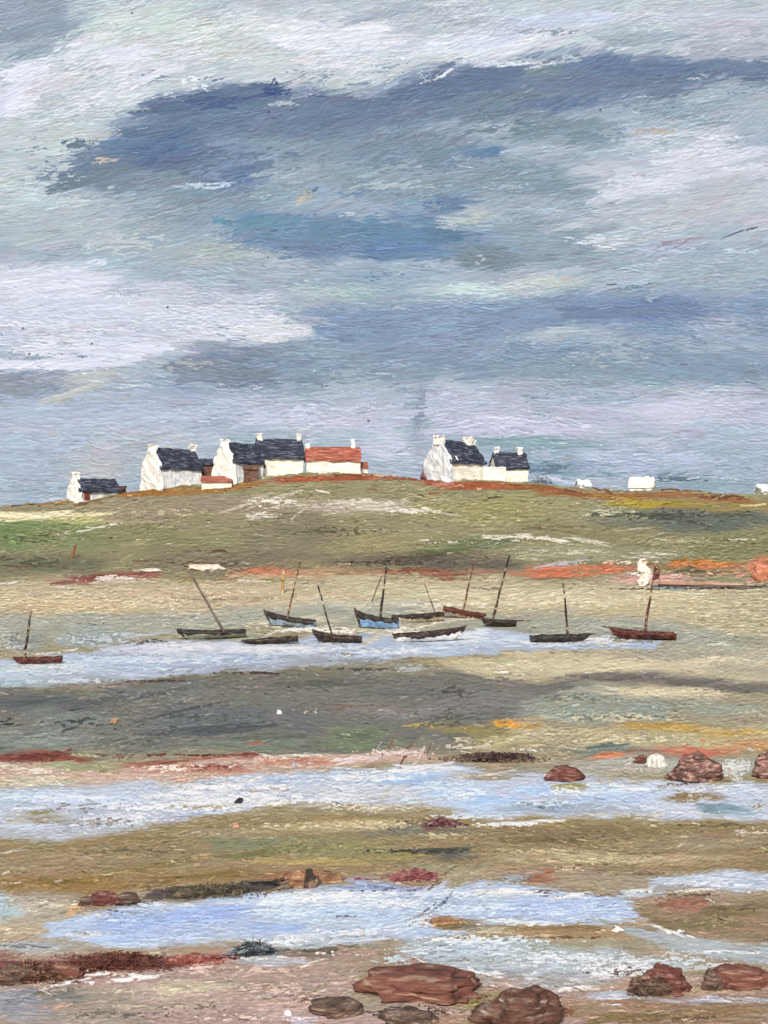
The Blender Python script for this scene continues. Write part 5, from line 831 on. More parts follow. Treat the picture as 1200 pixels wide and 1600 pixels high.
U = 168 / F      # metres per picture unit on the crest
DH = 168
cottage("cottage", "tiny white cottage low at the left end of the crest, dark roof slipping into reddish brown", 148, 781, 166, 3.6, 6.0, 1.3, 2.9, 38, WHITE_BLUE, SLATE, WHITE, [(0.03, 0.8, 0.8)], seed=1, door=(-2.0, 0.9))
cottage("cottage", "tall white gabled cottage, slate roof with one right hand chimney, beside the tiny cottage", 270, 763, DH, 5.2, 6.6, 2.9, 5.6, 38, WHITE_BLUE, SLATE, WHITE, [(0.02, 0.45, 1.0), (0.99, 0.75, 0.85)], seed=2)
cottage("cottage", "white gabled cottage with a half hidden slate roof behind the small red roofed shed", 374, 754, DH - 1, 4.6, 5.2, 2.9, 5.5, 42, WHITE_BLUE, SLATE, WHITE, [(0.02, 0.5, 0.9)], seed=3)
cottage("cottage", "broad white cottage under a big dark slate roof with a chimney at each end", 436, 742, DH + 3, 4.4, 6.6, 2.6, 5.1, 14, WHITE_WARM, SLATE, None, [(0.06, 0.8, 0.75), (0.95, 0.8, 0.55)], raised=False, windows=[(-2.6, 0.9, 0.55, 0.45)], seed=4)
cottage("cottage", "long low white cottage with a red tiled roof and one thin chimney on the right", 520, 739, DH + 2, 4.0, 7.8, 1.9, 3.6, 6, WHITE_WARM, TILE, None, [(0.02, 0.5, 0.6), (0.88, 1.2, 0.55)], raised=False, seed=6)
cottage("cottage", "white cottage with a bluish flared gable and dark roof, right of the gap", 712, 750, DH, 5.0, 6.8, 2.6, 5.5, 40, WHITE_WARM, SLATE, WHITE_BLUE, [(0.02, 0.65, 1.3), (0.86, 0.7, 1.2), (1.0, 0.3, 0.7)], seed=8)
cottage("cottage", "small white annexe cottage with two round chimneys, right of the bluish gable", 795, 751, DH + 3, 3.6, 4.8, 2.0, 4.0, 12, WHITE_WARM, SLATE, None, [(0.1, 0.75, 0.6), (0.85, 0.75, 0.7)], raised=False, seed=9)
cottage("cottage", "low white cottage half sunk behind the crest on the right, thin brown roof edge", 1003, 770, DH, 2.4, 3.2, 1.0, 2.1, -20, WHITE, WHITE_WARM, None, [], raised=False, seed=10)
cottage("cottage", "speck of a white cottage on the crest between the annexe and the half sunk one", 911, 763, DH + 3, 1.4, 1.7, 0.5, 1.1, 10, WHITE, WHITE_BLUE, None, [], raised=False, seed=11)
cottage("cottage", "white cottage cut by the right edge of the picture on the crest", 1198, 776, DH, 2.0, 2.6, 0.9, 1.6, 8, WHITE, WHITE_BLUE, None, [], raised=False, seed=12)
# lean-to sheds
def shed(label, pxc, pyb, d, l, w, h0, h1, wall, roof, seed, phi=6, cat="shed"):
    r = empty("shed", at(pxc, pyb, d), math.radians(phi))
    tag(r, label, cat)
    bm = bmesh.new()
    pr = [(-w / 2, -0.5), (w / 2, -0.5), (w / 2, h1), (-w / 2, h0)]
    A = [bm.verts.new((-l / 2, y, z)) for y, z in pr]; Bv = [bm.verts.new((l / 2, y, z)) for y, z in pr]
    bm.faces.new(A[::-1]); bm.faces.new(Bv)
    for i in range(4): bm.faces.new((A[i], A[(i + 1) % 4], Bv[(i + 1) % 4], Bv[i]))
    rough_up(bm, 3, 0.07, 1.1, seed)
    obj("wall", bm, wall, r)
    bm = bmesh.new()
    pr = [(-w / 2 - 0.25, h0 - 0.05), (w / 2 + 0.1, h1 + 0.02), (w / 2 + 0.1, h1 + 0.22), (-w / 2 - 0.25, h0 + 0.15)]
    A = [bm.verts.new((-l / 2 - 0.15, y, z)) for y, z in pr]; Bv = [bm.verts.new((l / 2 + 0.15, y, z)) for y, z in pr]
    bm.faces.new(A[::-1]); bm.faces.new(Bv)
    for i in range(4): bm.faces.new((A[i], A[(i + 1) % 4], Bv[(i + 1) % 4], Bv[i]))
    rough_up(bm, 3, 0.07, 1.1, seed + 1)
    obj("roof", bm, roof, r)
    return r
shed("small shed with red sloping roof and pinkish wall in front of two gabled cottages", 339, 764, 163.5, 4.2, 2.4, 0.95, 1.7, WHITE_WARM, TILE, 21)
shed("dark brown lean-to wedged between the two left gabled cottages", 328, 752, 171, 3.0, 2.4, 2.4, 3.2, BROWN, SLATE, 22)
shed("brown lean-to against the right flank of the white gabled cottage", 392, 751, 165, 2.0, 2.0, 1.6, 2.2, BROWN, BROWN, 23)
shed("low red lean-to at the right end of the red roofed cottage", 560, 741, 171, 2.6, 2.0, 0.9, 1.7, WHITE_WARM, TILE, 24, 4)
shed("dark leaning outhouse with a reddish streaked roof at the tiny cottage's right end", 181, 777, 168, 2.2, 2.0, 0.6, 1.5, BROWN, streak_mat("reddish_slate", [(40, 42, 52), (84, 60, 52), (140, 92, 74)], (0.35, 2, 2), 2, .7, .5), 25, -14)  # dark slate mixed with reddish brown


gw_ = empty("boundary_wall", at(772, 752, 167.0), math.radians(8)); tag(gw_, "low whitewashed wall joining the bluish gabled cottage to its small annexe", "wall")
bm = bmesh.new(); box(bm, -1.7, 1.7, -0.2, 0.2, -0.5, 1.9); rough_up(bm, 5, 0.13, 1.3, 31)
obj("masonry", bm, WHITE_WARM, gw_)
bm = bmesh.new(); box(bm, -1.75, 1.75, -0.26, 0.26, 1.86, 2.05); rough_up(bm, 4, 0.10, 1.3, 32)
obj("coping", bm, WHITE, gw_)

# dark bushes in the lee of the cottages
def shrub(label, px, py, d, wm, hm, cols, seed, cat="shrub", n=260, upright=0.5):
    r = empty("shrub", at(px, py, d))
    tag(r, label, cat, "scrub on the hill")
    bm = bmesh.new()
    rg_ = random.Random(seed)
    for _ in range(n):
        a_ = rg_.uniform(0, 6.28); q_ = rg_.random() ** 0.5
        c = Vector((math.cos(a_) * q_ * wm / 2, math.sin(a_) * q_ * wm / 3, abs(rg_.gauss(0, 0.5)) * hm * (1.1 - q_ * 0.8)))
        s = rg_.uniform(0.08, 0.2)
        u = Vector((rg_.uniform(-1, 1), rg_.uniform(-1, 1), rg_.uniform(-.6, 1))).normalized(); v = u.orthogonal().normalized()
        vs = [bm.verts.new(c + u * s), bm.verts.new(c + v * s * 0.5), bm.verts.new(c - u * s), bm.verts.new(c - v * s * 0.5)]
        bm.faces.new(vs)
    obj("foliage", bm, streak_mat("scrub_leaves", cols, (1, 1, 1), 4, 0.8, 0), r)
    bm = bmesh.new()
    for k in range(5):
        x = rg_.uniform(-wm / 4, wm / 4)
        tube(bm, [(x * .5, 0, -0.2), (x, 0, hm * 0.6)], [0.05, 0.02], 5)
    obj("stem", bm, BROWN, r)
    return r
shrub("dark blue green bush on the crest right of the annexe cottage", 848, 755, 171, 3.2, 1.3, [(58, 70, 84), (96, 110, 124), (140, 150, 160)], 3)
shrub("rust red bush at the left foot of the bluish gable", 661, 752, 166, 1.0, 2.2, [(96, 46, 46), (130, 70, 64), (150, 96, 88)], 4)
shrub("tawny bush in front of the broad slate roofed cottage", 478, 744, 166, 2.4, 0.8, [(104, 96, 62), (140, 128, 92), (170, 160, 130)], 5)


# ------------------------------------------------------------------ BOATS
def hullmat(name, cols, sc=2.6):
    return streak_mat(name, cols, (0.5, 1, 2.4), 4.2, 0.55, 0.5)
M_BLACK = hullmat("tarred_black", [(30, 26, 26), (48, 42, 40), (96, 88, 80)])
M_BLACK2 = streak_mat("dark_brown_tar", [(38, 28, 26), (58, 44, 40), (120, 106, 92)], (0.5, 1, 2.4), 4.2, .55, .5, stops=[.35, .58, .75])
M_REDB = streak_mat("oxide_red", [(66, 32, 30), (94, 46, 40), (150, 110, 94)], (0.5, 1, 2.4), 4.2, .55, .5, stops=[.35, .55, .78])
M_BLUE = streak_mat("sky_blue_paint", [(84, 120, 164), (118, 160, 206), (170, 196, 220)], (0.5, 1, 2.4), 4.2, .55, .5)
M_PALEBLUE = streak_mat("faded_blue_paint", [(110, 136, 164), (142, 168, 192), (190, 204, 212)], (0.5, 1, 2.4), 4.2, .55, .5)
M_WHITE = streak_mat("white_paint", [(206, 204, 198), (240, 238, 230), (250, 248, 242)], (0.5, 1, 2.4), 4.2, .55, .5)
M_GREYGREEN = streak_mat("bare_grey_planks", [(112, 114, 100), (150, 152, 134), (178, 176, 158)], (0.5, 1, 2.4), 4.2, .6, .5)
M_TAN = streak_mat("pale_tan_planks", [(150, 134, 114), (190, 178, 158), (212, 202, 184)], (0.5, 1, 2.4), 4.2, .6, .5)
M_MUD = streak_mat("bilge_brown", [(46, 36, 32), (74, 62, 54)], (1, 1, 1), 3, .8, 0)
M_MASTD = streak_mat("dark_spar", [(34, 26, 26), (60, 48, 42), (120, 104, 86), (196, 182, 150)], (.4, .4, 1.0), 2.6, .6, .3, stops=[.3, .52, .6, .68])
M_MASTR = streak_mat("red_spar", [(70, 44, 40), (106, 70, 60), (150, 120, 98), (196, 178, 146)], (.4, .4, 1.0), 2.6, .6, .3, stops=[.3, .52, .6, .68])
M_MASTG = streak_mat("grey_brown_spar", [(74, 66, 60), (106, 94, 84), (130, 116, 102)], (1, 1, 0.8), 2.2, .6, .3)


def boat(label, x0, x1, yb, ht, mast, m_hull, m_rail, m_mast, bow=-1, trim=0.0, bow_rise=0.55, m_bow=None, seed=0, yaw=0.0, beam=0.34, rail=0.32, cabin=None, mast_r=0.075, heel=0.0, bowsprit=None, low=None):
    """x0..x1 picture span, yb keel row, ht hull height (picture units), mast ((xt,yt),(xb,yb))."""
    xc = (x0 + x1) / 2
    base = at(xc, yb); d = base.y; u = d / F
    Lh = (x1 - x0) * u; Hh = ht * u * 0.76; Bm = Lh * beam * 0.5
    r = empty("boat", base, math.radians(yaw))
    r.rotation_euler = (math.radians(heel), math.radians(-trim), math.radians(yaw))
    tag(r, label, "boat", "small boats aground beside the channel")
    NS, NR = 44, 9

    def section(t):
        """t 0 bow .. 1 stern -> half beam, sheer height, keel height"""
        hb = Bm * (math.sin(min(t * 1.25, 1) * math.pi / 2) ** 0.75) * (1 - 0.35 * max(0, (t - 0.6) / 0.4) ** 1.5)
        sh = Hh * (0.72 + bow_rise * (1 - t) ** 3.0 + 0.12 * max(0, t - 0.5) ** 1.5)
        kz = Hh * (0.42 * max(0, 1 - t / 0.16) ** 1.6 + 0.05 * t)
        return hb, sh, kz
    def ptz(t, f, k=1.0, inset=0):
        hb, sh, kz = section(t)
        hb = max(0.015, hb * k - inset)
        a_ = f * math.pi / 2
        y = hb * math.sin(a_) ** 0.7 if a_ > 0 else 0
        z = kz + (sh - kz) * (1 - math.cos(a_)) ** 0.8
        return y, z
    def xof(t, z, sh):
        rake = 0.10 * (1 - t) ** 6 * (1 - z / max(sh, 1e-3))
        return (-0.5 + t + rake) * Lh * (1 if bow < 0 else -1)
    wob = lambda p, a_=0.03: p + mnoise.noise_vector(p * 2.6 + Vector((seed, seed * 2, 0))) * a_ * 2 + mnoise.noise_vector(p * 7 + Vector((seed, seed * 2, 0))) * a_
    bm = bmesh.new()
    grid = []
    for i in range(NS + 1):
        t = i / NS; hb, sh, kz = section(t); ring = []
        for j in range(-NR, NR + 1):
            y, z = ptz(t, abs(j) / NR)
            ring.append(bm.verts.new(wob(Vector((xof(t, z, sh), math.copysign(y, j), z)))))
        grid.append(ring)
    cut = 1 - rail
    for a_, b_ in zip(grid, grid[1:]):
        for k in range(2 * NR): bm.faces.new((a_[k], a_[k + 1], b_[k + 1], b_[k]))
    bm.faces.new(grid[-1])
    obj("hull", bm, m_hull, r)
    # thick rubbing strake and rail over the upper planks
    bm = bmesh.new()
    for sg in (-1, 1):
        rows_ = []
        for i in range(NS + 1):
            t = i / NS; hb, sh, kz = section(t)
            f0 = 1 - rail * max(0.2, 0.75 + 0.8 * mnoise.noise(Vector((t * 4, seed + sg, 0))) + 0.35 * mnoise.noise(Vector((t * 19, seed + sg, 0))))
            y0, z0 = ptz(t, max(0.15, f0)); y1, z1 = ptz(t, 1)
            z1 += 0.03 + 0.06 * mnoise.noise(Vector((t * 7, seed, sg * 2))) + 0.05 * mnoise.noise(Vector((t * 31, seed, sg * 2)))
            x_ = xof(t, z1, sh)
            rows_.append([bm.verts.new(Vector((xof(t, z0, sh), sg * (y0 + 0.035), z0))), bm.verts.new(Vector((x_, sg * (y1 + 0.05), (z0 + z1) / 2 + .02))), bm.verts.new(Vector((x_, sg * (y1 + 0.04), z1 + 0.04))), bm.verts.new(Vector((x_, sg * max(0.0, y1 - 0.06), z1 + 0.04))), bm.verts.new(Vector((x_, sg * max(0.0, y1 - 0.06), z1 - 0.12)))])
        for a_, b_ in zip(rows_, rows_[1:]):
            for k in range(4): bm.faces.new((a_[k], a_[k + 1], b_[k + 1], b_[k]))
    obj("gunwale", bm, m_rail, r)
    # deck inside and thwarts
    bm = bmesh.new()
    rr = []
    for i in range(2, NS):
        t = i / NS; hb, sh, kz = section(t)
        y = max(0.02, hb - 0.07)
        rr.append((bm.verts.new((xof(t, sh, sh), -y, sh * 0.84)), bm.verts.new((xof(t, sh, sh), y, sh * 0.84))))
    for a_, b_ in zip(rr, rr[1:]): bm.faces.new((a_[0], a_[1], b_[1], b_[0]))
    obj("deck", bm, M_MUD, r)
    for t in (0.45, 0.72):
        hb, sh, kz = section(t); bm = bmesh.new(); x_ = xof(t, sh, sh)
        box(bm, x_ - 0.1, x_ + 0.1, -hb + 0.05, hb - 0.05, sh * 0.93, sh * 0.93 + 0.05)
        obj("thwart", bm, m_rail, r)
    if m_bow:      # heavy dark stem block
        bm = bmesh.new()
        sx = 1 if bow < 0 else -1
        hb, sh, kz = section(0.0)
        pts = [(-0.53 * Lh * sx, 0, sh * 1.12), (-0.47 * Lh * sx, 0, sh * 0.75), (-0.40 * Lh * sx, 0, sh * 0.45), (-0.36 * Lh * sx, 0, Hh * 0.12)]
        tube(bm, pts, [0.05, 0.13, 0.17, 0.08], 8)
        rough_up(bm, 1, 0.05, 3, seed)
        obj("stem_post", bm, m_bow, r)
    if cabin:
        t, lw, hh_, mm = cabin
        hb, sh, kz = section(t); x_ = xof(t, sh, sh); bm = bmesh.new()
        box(bm, x_ - lw / 2, x_ + lw / 2, -hb * .6, hb * .6, sh * 0.8, sh + hh_)
        rough_up(bm, 2, 0.07, 2, seed)
        obj("cabin", bm, mm, r)
    if bowsprit:
        bm = bmesh.new(); sx = 1 if bow < 0 else -1; hb, sh, kz = section(0.0)
        tube(bm, [(-0.42 * Lh * sx, 0, sh * .9), (-(0.5 * Lh + bowsprit * u) * sx, 0, sh * 1.05)], [0.06, 0.035], 6)
        obj("bowsprit", bm, m_rail, r)
    if mast:
        (xt, yt), (xb, yb2) = mast
        top = at(xt, yt, d); bot = at(xb, yb2, d)
        inv = r.rotation_euler.to_matrix().inverted()
        T = inv @ (top - base); Bt = inv @ (bot - base)
        dirv = (Bt - T)
        foot = T + dirv * ((T.z - Hh * 0.45) / max(0.1, T.z - Bt.z))
        pts, rd = [], []
        n = 14
        for i in range(n + 1):
            s_ = i / n; p = foot.lerp(T, s_)
            p = p + mnoise.noise_vector(Vector((s_ * 4.5, seed, 1))) * 0.05
            pts.append(p); rd.append(mast_r * (1.15 - 0.45 * s_) * (1 + 0.45 * mnoise.noise(Vector((s_ * 7, seed, 4)))))
        bm = bmesh.new(); tube(bm, pts, rd, 7)
        obj("mast", bm, m_mast, r)
    return r


boat("small oxide red boat far left, alone on the grey sand above the water", 22, 96, 1037, 14, ((49, 953), (42, 1000)), M_REDB, M_REDB, M_MASTD, -1, 1.5, 0.25, seed=1, yaw=6, mast_r=.085)
boat("bare grey boat with a black raised bow and a strongly leaning mast", 278, 384, 998, 18, ((296, 894), (337, 965)), M_GREYGREEN, M_BLACK, M_MASTG, -1, 2.0, 0.55, M_BLACK, seed=2, yaw=10, rail=.3, mast_r=.10)
boat("low dark brown mastless boat lying right of the grey one, at the water's edge", 378, 466, 1006, 13, None, M_BLACK2, M_BLACK2, M_MASTD, -1, 4.0, 0.1, seed=3, yaw=4, rail=.5)
boat("pale blue boat with a black rail, left of the bright sky blue boat", 411, 492, 979, 22, ((469, 878), (455, 938)), M_PALEBLUE, M_BLACK, M_MASTR, -1, -5, 0.5, M_BLACK, seed=4, yaw=-8, rail=.42, mast_r=.075)
boat("black green boat with a blunt high bow and a thin mast leaning left", 489, 565, 1004, 16, ((497, 914), (515, 980)), M_BLACK, M_BLACK2, M_MASTD, -1, -1, 0.75, M_BLACK, seed=5, yaw=-6, rail=.5, mast_r=.07)
boat("bright sky blue boat with a dark bow and broken dark mast", 553, 622, 982, 28, ((604, 886), (596, 950)), M_BLUE, M_BLACK, M_MASTD, -1, -4, 0.5, M_BLACK, seed=6, yaw=-10, rail=.33, cabin=(0.92, .5, .35, M_BLACK), mast_r=.10)
boat("pale tan boat with a brown rail behind the white hulled one", 622, 694, 972, 20, ((661, 906), (677, 950)), M_TAN, M_BLACK2, M_MASTR, -1, 4, 0.15, seed=7, yaw=8, rail=.45, mast_r=.05)
boat("dark red railed boat tilted down to the right, thin red mast", 690, 758, 966, 20, ((741, 874), (725, 948)), M_TAN, M_REDB, M_MASTR, 1, -11, 0.1, seed=8, yaw=-4, rail=.6, mast_r=.085)
boat("white hulled boat with a dark brown rail in the middle of the group", 614, 728, 1002, 22, None, M_WHITE, M_BLACK2, M_MASTD, 1, 3, 0.45, M_BLACK2, seed=9, yaw=4, rail=.42)
boat("small black boat with a long spar over its stern and tall leaning mast", 751, 806, 979, 17, ((796, 868), (772, 958)), M_BLACK, M_BLACK, M_MASTD, -1, -3, 0.15, seed=10, yaw=0, rail=.5, bowsprit=None, mast_r=.10)
boat("long tar black boat with an upright mast, right of the black boat with the spar", 829, 924, 1003, 16, ((880, 912), (886, 978)), M_BLACK2, M_BLACK, M_MASTD, 1, 1, 0.2, seed=11, yaw=3, rail=.45, bowsprit=8, mast_r=.085)
boat("oxide red boat with a long bow furthest right on the sand", 952, 1054, 999, 19, ((1024, 884), (1008, 984)), M_REDB, M_REDB, M_MASTR, -1, -2, 0.45, seed=12, yaw=-5, rail=.5, bowsprit=12, mast_r=.10)
# the spar lying out over the black boat's end
bm = bmesh.new(); b0 = at(806, 969, at(779, 979).y); b1 = at(823, 970, at(779, 979).y)
tube(bm, [(-1.2, 0, 0), (0, 0, 0.02), (1.3, 0, 0.0)], [0.07, 0.06, 0.04], 6)
sp_o = obj("spar", bm, M_MASTD); sp_o.location = at(806, 970, at(779, 979).y)
tag(sp_o, "dark loose spar sticking out to the right from the small black boat", "spar")


# ------------------------------------------------------------------ ROCKS AND SHORE OBJECTS
def rock(name, label, cx, yb, wpx, hpx, mat, seed, cat="rock", group="rocks on the near shore", depth=0.7, lean=0.0, sharp=0.25, flat=0.0, weed=None):
    base = at(cx, yb); u = base.y / F
    wm, hm = wpx * u, hpx * u
    bm = bmesh.new()
    bmesh.ops.create_icosphere(bm, subdivisions=5, radius=1.0)
    sd = Vector((seed * 7.3, seed * 1.9, seed * 4.1))
    for v in bm.verts:
        n = v.co.normalized()
        k = 1 + sharp * (mnoise.noise(n * 1.3 + sd) + 0.5 * mnoise.noise(n * 2.9 + sd) + 0.15 * mnoise.noise(n * 8 + sd))
        k *= 1 + 0.045 * mnoise.cell(n * 1.8 + sd)
        p = n * k
        q_ = Vector((p.x * 3.2, p.y * 3.2, p.z * 9 + p.x * 5)) + sd
        p *= 1 + 0.022 * mnoise.noise(q_) + 0.018 * mnoise.noise(q_ * 2.3)
        if flat: p.z = min(p.z, 1 - flat + 0.15 * mnoise.noise(p * 3 + sd))
        foot = max(0.0, 1 - abs(p.z + 0.25) * 2.2)
        fl_ = 1 + foot * (0.16 + 0.22 * mnoise.noise(Vector((n.x * 5, n.y * 5, seed))))
        v.co = Vector((p.x * fl_ * wm / 2 + lean * p.z * wm / 2, p.y * fl_ * wm / 2 * depth, p.z * hm * 0.66 + hm * 0.26))
    o = obj(name, bm, mat, None, smooth=True)
    o.location = base + Vector((0, wm * depth * 0.35, 0))
    tag(o, label, cat, group)
    return o
ROCK_RED = streak_mat("red_brown_rock", [(60, 36, 33), (92, 52, 45), (112, 70, 62), (158, 124, 112)], (0.5, 0.7, 3.2), 4.6, .85, .35)
ROCK_PINK = streak_mat("pink_brown_rock", [(52, 44, 42), (92, 70, 64), (142, 104, 94), (190, 158, 148)], (1.0, 1, 3.2), 3.6, .85, .35)
ROCK_DARK = streak_mat("dark_wet_rock", [(52, 42, 38), (84, 66, 58), (110, 90, 78), (166, 146, 130)], (0.5, 0.8, 3.4), 4.4, .85, .35)
ROCK_STREAK = streak_mat("grey_streaked_rock", [(58, 42, 36), (100, 66, 53), (118, 100, 90), (206, 200, 192)], (0.6, 0.8, 4), 3.6, .85, .35, stops=[.3, .5, .66, .9])
ROCK_WHITE = streak_mat("white_rock", [(150, 150, 142), (214, 214, 208), (244, 244, 238)], (4, 2, 0.6), 4.0, .7, .7)
ROCK_PALE = streak_mat("pale_pink_slab", [(200, 178, 160), (230, 214, 202), (240, 230, 220)], (0.5, 0.5, 2), 1.2, .7, .5)
ROCK_RUST = streak_mat("rust_slab", [(64, 48, 44), (108, 66, 56), (128, 84, 70), (160, 138, 118)], (0.35, 0.7, 5), 3.6, .85, .35)
ROCK_OCHRE = streak_mat("ochre_rock", [(92, 68, 50), (150, 112, 82), (190, 162, 128)], (0.6, 0.7, 3), 3.2, .85, .35)
rock("rock", "dark red oval rock at the edge of the second pool", 886, 1221, 52, 24, ROCK_RED, 1)
rock("rock", "pinkish brown boulder with dark streaks right of the white rock", 1094, 1222, 68, 42, ROCK_PINK, 2, sharp=.35)
rock("rock", "dark brown boulder cut by the right edge of the picture", 1200, 1216, 36, 40, ROCK_PINK, 3)
rock("rock", "white dome shaped rock on the wet sand beside the second pool", 1027, 1200, 32, 23, ROCK_WHITE, 4, sharp=.1)
rock("rock", "small brown rock touching the left side of the white rock", 1006, 1193, 26, 12, ROCK_RED, 5)
rock("rock", "red rock with dark sides at the left end of the third pool", 160, 1414, 40, 20, ROCK_RED, 6)
rock("rock", "flat dark rock beside the red rock at the third pool", 196, 1411, 40, 13, ROCK_DARK, 7)
rock("rock", "small black rock left of the red rock at the third pool", 134, 1416, 24, 14, ROCK_DARK, 8)
rock("rock", "brown leaning blade of rock at the bottom edge, left of the rust slab", 525, 1588, 78, 19, ROCK_DARK, 9, lean=-.25)
rock("rock", "wide rust slab of rock with a dark lower side near the bottom", 655, 1560, 165, 30, ROCK_RUST, 10, flat=.15, sharp=.38)
rock("rock", "dark grey wet rock below the rust slab at the bottom edge", 640, 1602, 80, 15, ROCK_DARK, 11)
rock("rock", "dark boulder with white grey streaks on top at the bottom edge", 815, 1607, 122, 50, ROCK_STREAK, 12, lean=.15, sharp=.35)
rock("rock", "jagged dark red rock beside the foamy pool bottom right", 1042, 1553, 60, 40, ROCK_RED, 13, sharp=.45)
rock("rock", "brownish weedy rock leaning on the jagged dark red rock", 1012, 1553, 44, 28, ROCK_PINK, 14, sharp=.45)
rock("rock", "long low red brown rock at the right edge near the bottom", 1162, 1543, 92, 28, ROCK_RUST, 15, flat=.2)
rock("rock", "dark cleft rock at the left end of the long red brown rock", 1114, 1549, 28, 32, ROCK_DARK, 16, sharp=.45)
rock("rock", "brown weedy rock at the left edge of the near shore", 22, 1538, 56, 28, ROCK_DARK, 17, sharp=.4)
rock("rock", "low rust rock behind the brown weedy rock at the left edge", 92, 1528, 60, 18, ROCK_RUST, 18)
rock("rock", "ochre rock under the bank at the head of the third pool", 466, 1386, 26, 25, ROCK_OCHRE, 19)
rock("rock", "flat brown rock right of the dark stump on the bank", 516, 1379, 40, 10, ROCK_OCHRE, 20)
rock("rock", "ochre stone lying in the middle of the third pool", 692, 1444, 36, 8, ROCK_OCHRE, 21)
rock("outcrop", "flat pinkish white slab of rock at the foot of the hill", 318, 891, 52, 13, ROCK_PALE, 22, "outcrop", None, flat=.4)
rock("outcrop", "small white slab left of the flat pinkish white slab at the hill foot", 236, 893, 26, 6, ROCK_PALE, 23, "outcrop", None, flat=.3)
rock("outcrop", "orange earth outcrop at the right edge below the hill", 1194, 906, 30, 26, streak_mat("orange_earth", [(150, 96, 72), (192, 122, 88), (204, 160, 144)], (0.6, 0.6, 2), 1.2, .8, .6), 24, "outcrop", None, sharp=.35)
# pebbles
for i, (lab, px, py, w_, h_, cols) in enumerate([
        ("small orange stone on the dark weed bank, left", 178, 1130, 12, 8, [(150, 112, 88), (196, 156, 126)]),
        ("small white stone on the dark weed bank, centre", 437, 1116, 7, 6, [(210, 210, 204), (240, 240, 236)]),
        ("small black stone in the foam of the second pool", 373, 1255, 10, 8, [(28, 26, 26), (44, 42, 42)]),
        ("small pink stone on the olive bank below the second pool", 368, 1293, 10, 7, [(168, 126, 106), (200, 164, 146)]),
        ("small white stone at the right end of the third pool", 966, 1456, 13, 6, [(220, 218, 210), (244, 242, 236)]),
        ("small white stone on the pink sand at the bottom", 450, 1587, 10, 7, [(220, 218, 214), (246, 244, 242)])]):
    rock("pebble", lab, px, py, w_, h_, streak_mat("pebble_stone", cols, (1, 1, 1), 6, .6, .4), 40 + i, "stone", "single small stones on the shore", sharp=.55, lean=.3 * (-1) ** i)


def weed(label, cx, yb, wpx, hpx, cols, seed, n=420, name="seaweed", cat="seaweed", slant=0.0):
    base = at(cx, yb); u = base.y / F
    r = random.Random(seed)
    bm = bmesh.new()
    wm, hm = wpx * u, hpx * u
    # ragged heap the strands grow out of
    bmesh.ops.create_icosphere(bm, subdivisions=5, radius=1.0)
    sd = Vector((seed * 5.1, seed * 2.3, seed))
    for v in bm.verts:
        p = v.co.normalized()
        a_ = math.atan2(p.y, p.x)
        rag = 0.72 + 0.38 * mnoise.noise(Vector((math.cos(a_) * 2.2, math.sin(a_) * 2.2, seed))) + 0.3 * mnoise.noise(Vector((math.cos(a_) * 9, math.sin(a_) * 9, seed)))
        top = 0.5 + 0.55 * mnoise.noise(Vector((p.x * 3.5, p.y * 3, seed))) + 0.45 * mnoise.noise(Vector((p.x * 11, p.y * 5, seed)))
        v.co = Vector((p.x * rag * wm * 0.52, p.y * rag * wm * 0.2 + wm * 0.12, max(-0.05, p.z) * hm * max(0.12, top)))
    for _ in range(n * 2):
        q_ = r.gauss(0, 0.36)
        x = q_ * wm * 0.6; y = r.uniform(-0.1, 0.26) * wm
        hgt = hm * math.exp(-q_ * q_ * 2) * r.uniform(0.1, 0.8)
        ln = r.uniform(0.3, 1.1) * hm * 0.7
        dr = Vector((r.gauss(slant, 1.0), r.gauss(0, 0.5), r.gauss(0.0, 0.16))).normalized() * ln
        wd = r.uniform(0.008, 0.022) * (base.y / 25)
        p0 = Vector((x, y, hgt)); p1 = p0 + dr * 0.5 + Vector((0, 0, ln * 0.15)); p2 = p0 + dr
        p2.z = max(p2.z, 0.01); p1.z = max(p1.z, 0.02)
        s = Vector((-dr.z, 0, dr.x)).normalized() * wd if abs(dr.x) + abs(dr.z) > 1e-4 else Vector((wd, 0, 0))
        a_ = [bm.verts.new(p0 - s), bm.verts.new(p0 + s)]; b_ = [bm.verts.new(p1 - s), bm.verts.new(p1 + s)]; c_ = bm.verts.new(p2)
        bm.faces.new((a_[0], a_[1], b_[1], b_[0])); bm.faces.new((b_[0], b_[1], c_))
    o = obj(name, bm, streak_mat("seaweed_fronds", cols, (0.7, 1, 2.5), 5.0 * 25 / base.y, .6, 0.4))
    o.location = base
    tag(o, label, cat, "clumps of seaweed along the tide line")
    return o
weed("blue black clump of seaweed at the lower edge of the third pool", 396, 1494, 64, 22, [(40, 42, 52), (66, 70, 78), (170, 186, 190)], 1, 300)
weed("dark red brown seaweed piled against the left edge of the near shore", 44, 1534, 120, 24, [(70, 42, 36), (110, 72, 60), (158, 134, 110)], 2, 420)
weed("long dark maroon seaweed drift left of the bottom, above the white foam line", 175, 1512, 160, 14, [(62, 36, 34), (96, 56, 48), (130, 84, 70)], 3, 420)
weed("crimson seaweed patch under the olive bank, centre", 646, 1376, 84, 15, [(110, 60, 64), (148, 88, 92), (186, 148, 136)], 4, 240, slant=.6)
weed("dark seaweed hanging along the bank above the third pool", 330, 1400, 140, 11, [(52, 50, 44), (84, 78, 64), (130, 116, 88)], 5, 320)
weed("maroon seaweed streak on the sand bar above the second pool", 775, 1190, 130, 12, [(46, 34, 36), (72, 54, 52), (140, 120, 106)], 6, 300, slant=.3)
weed("pale red seaweed scatter above the pink sand", 300, 1506, 90, 9, [(120, 66, 58), (150, 86, 76), (206, 170, 158)], 7, 160)
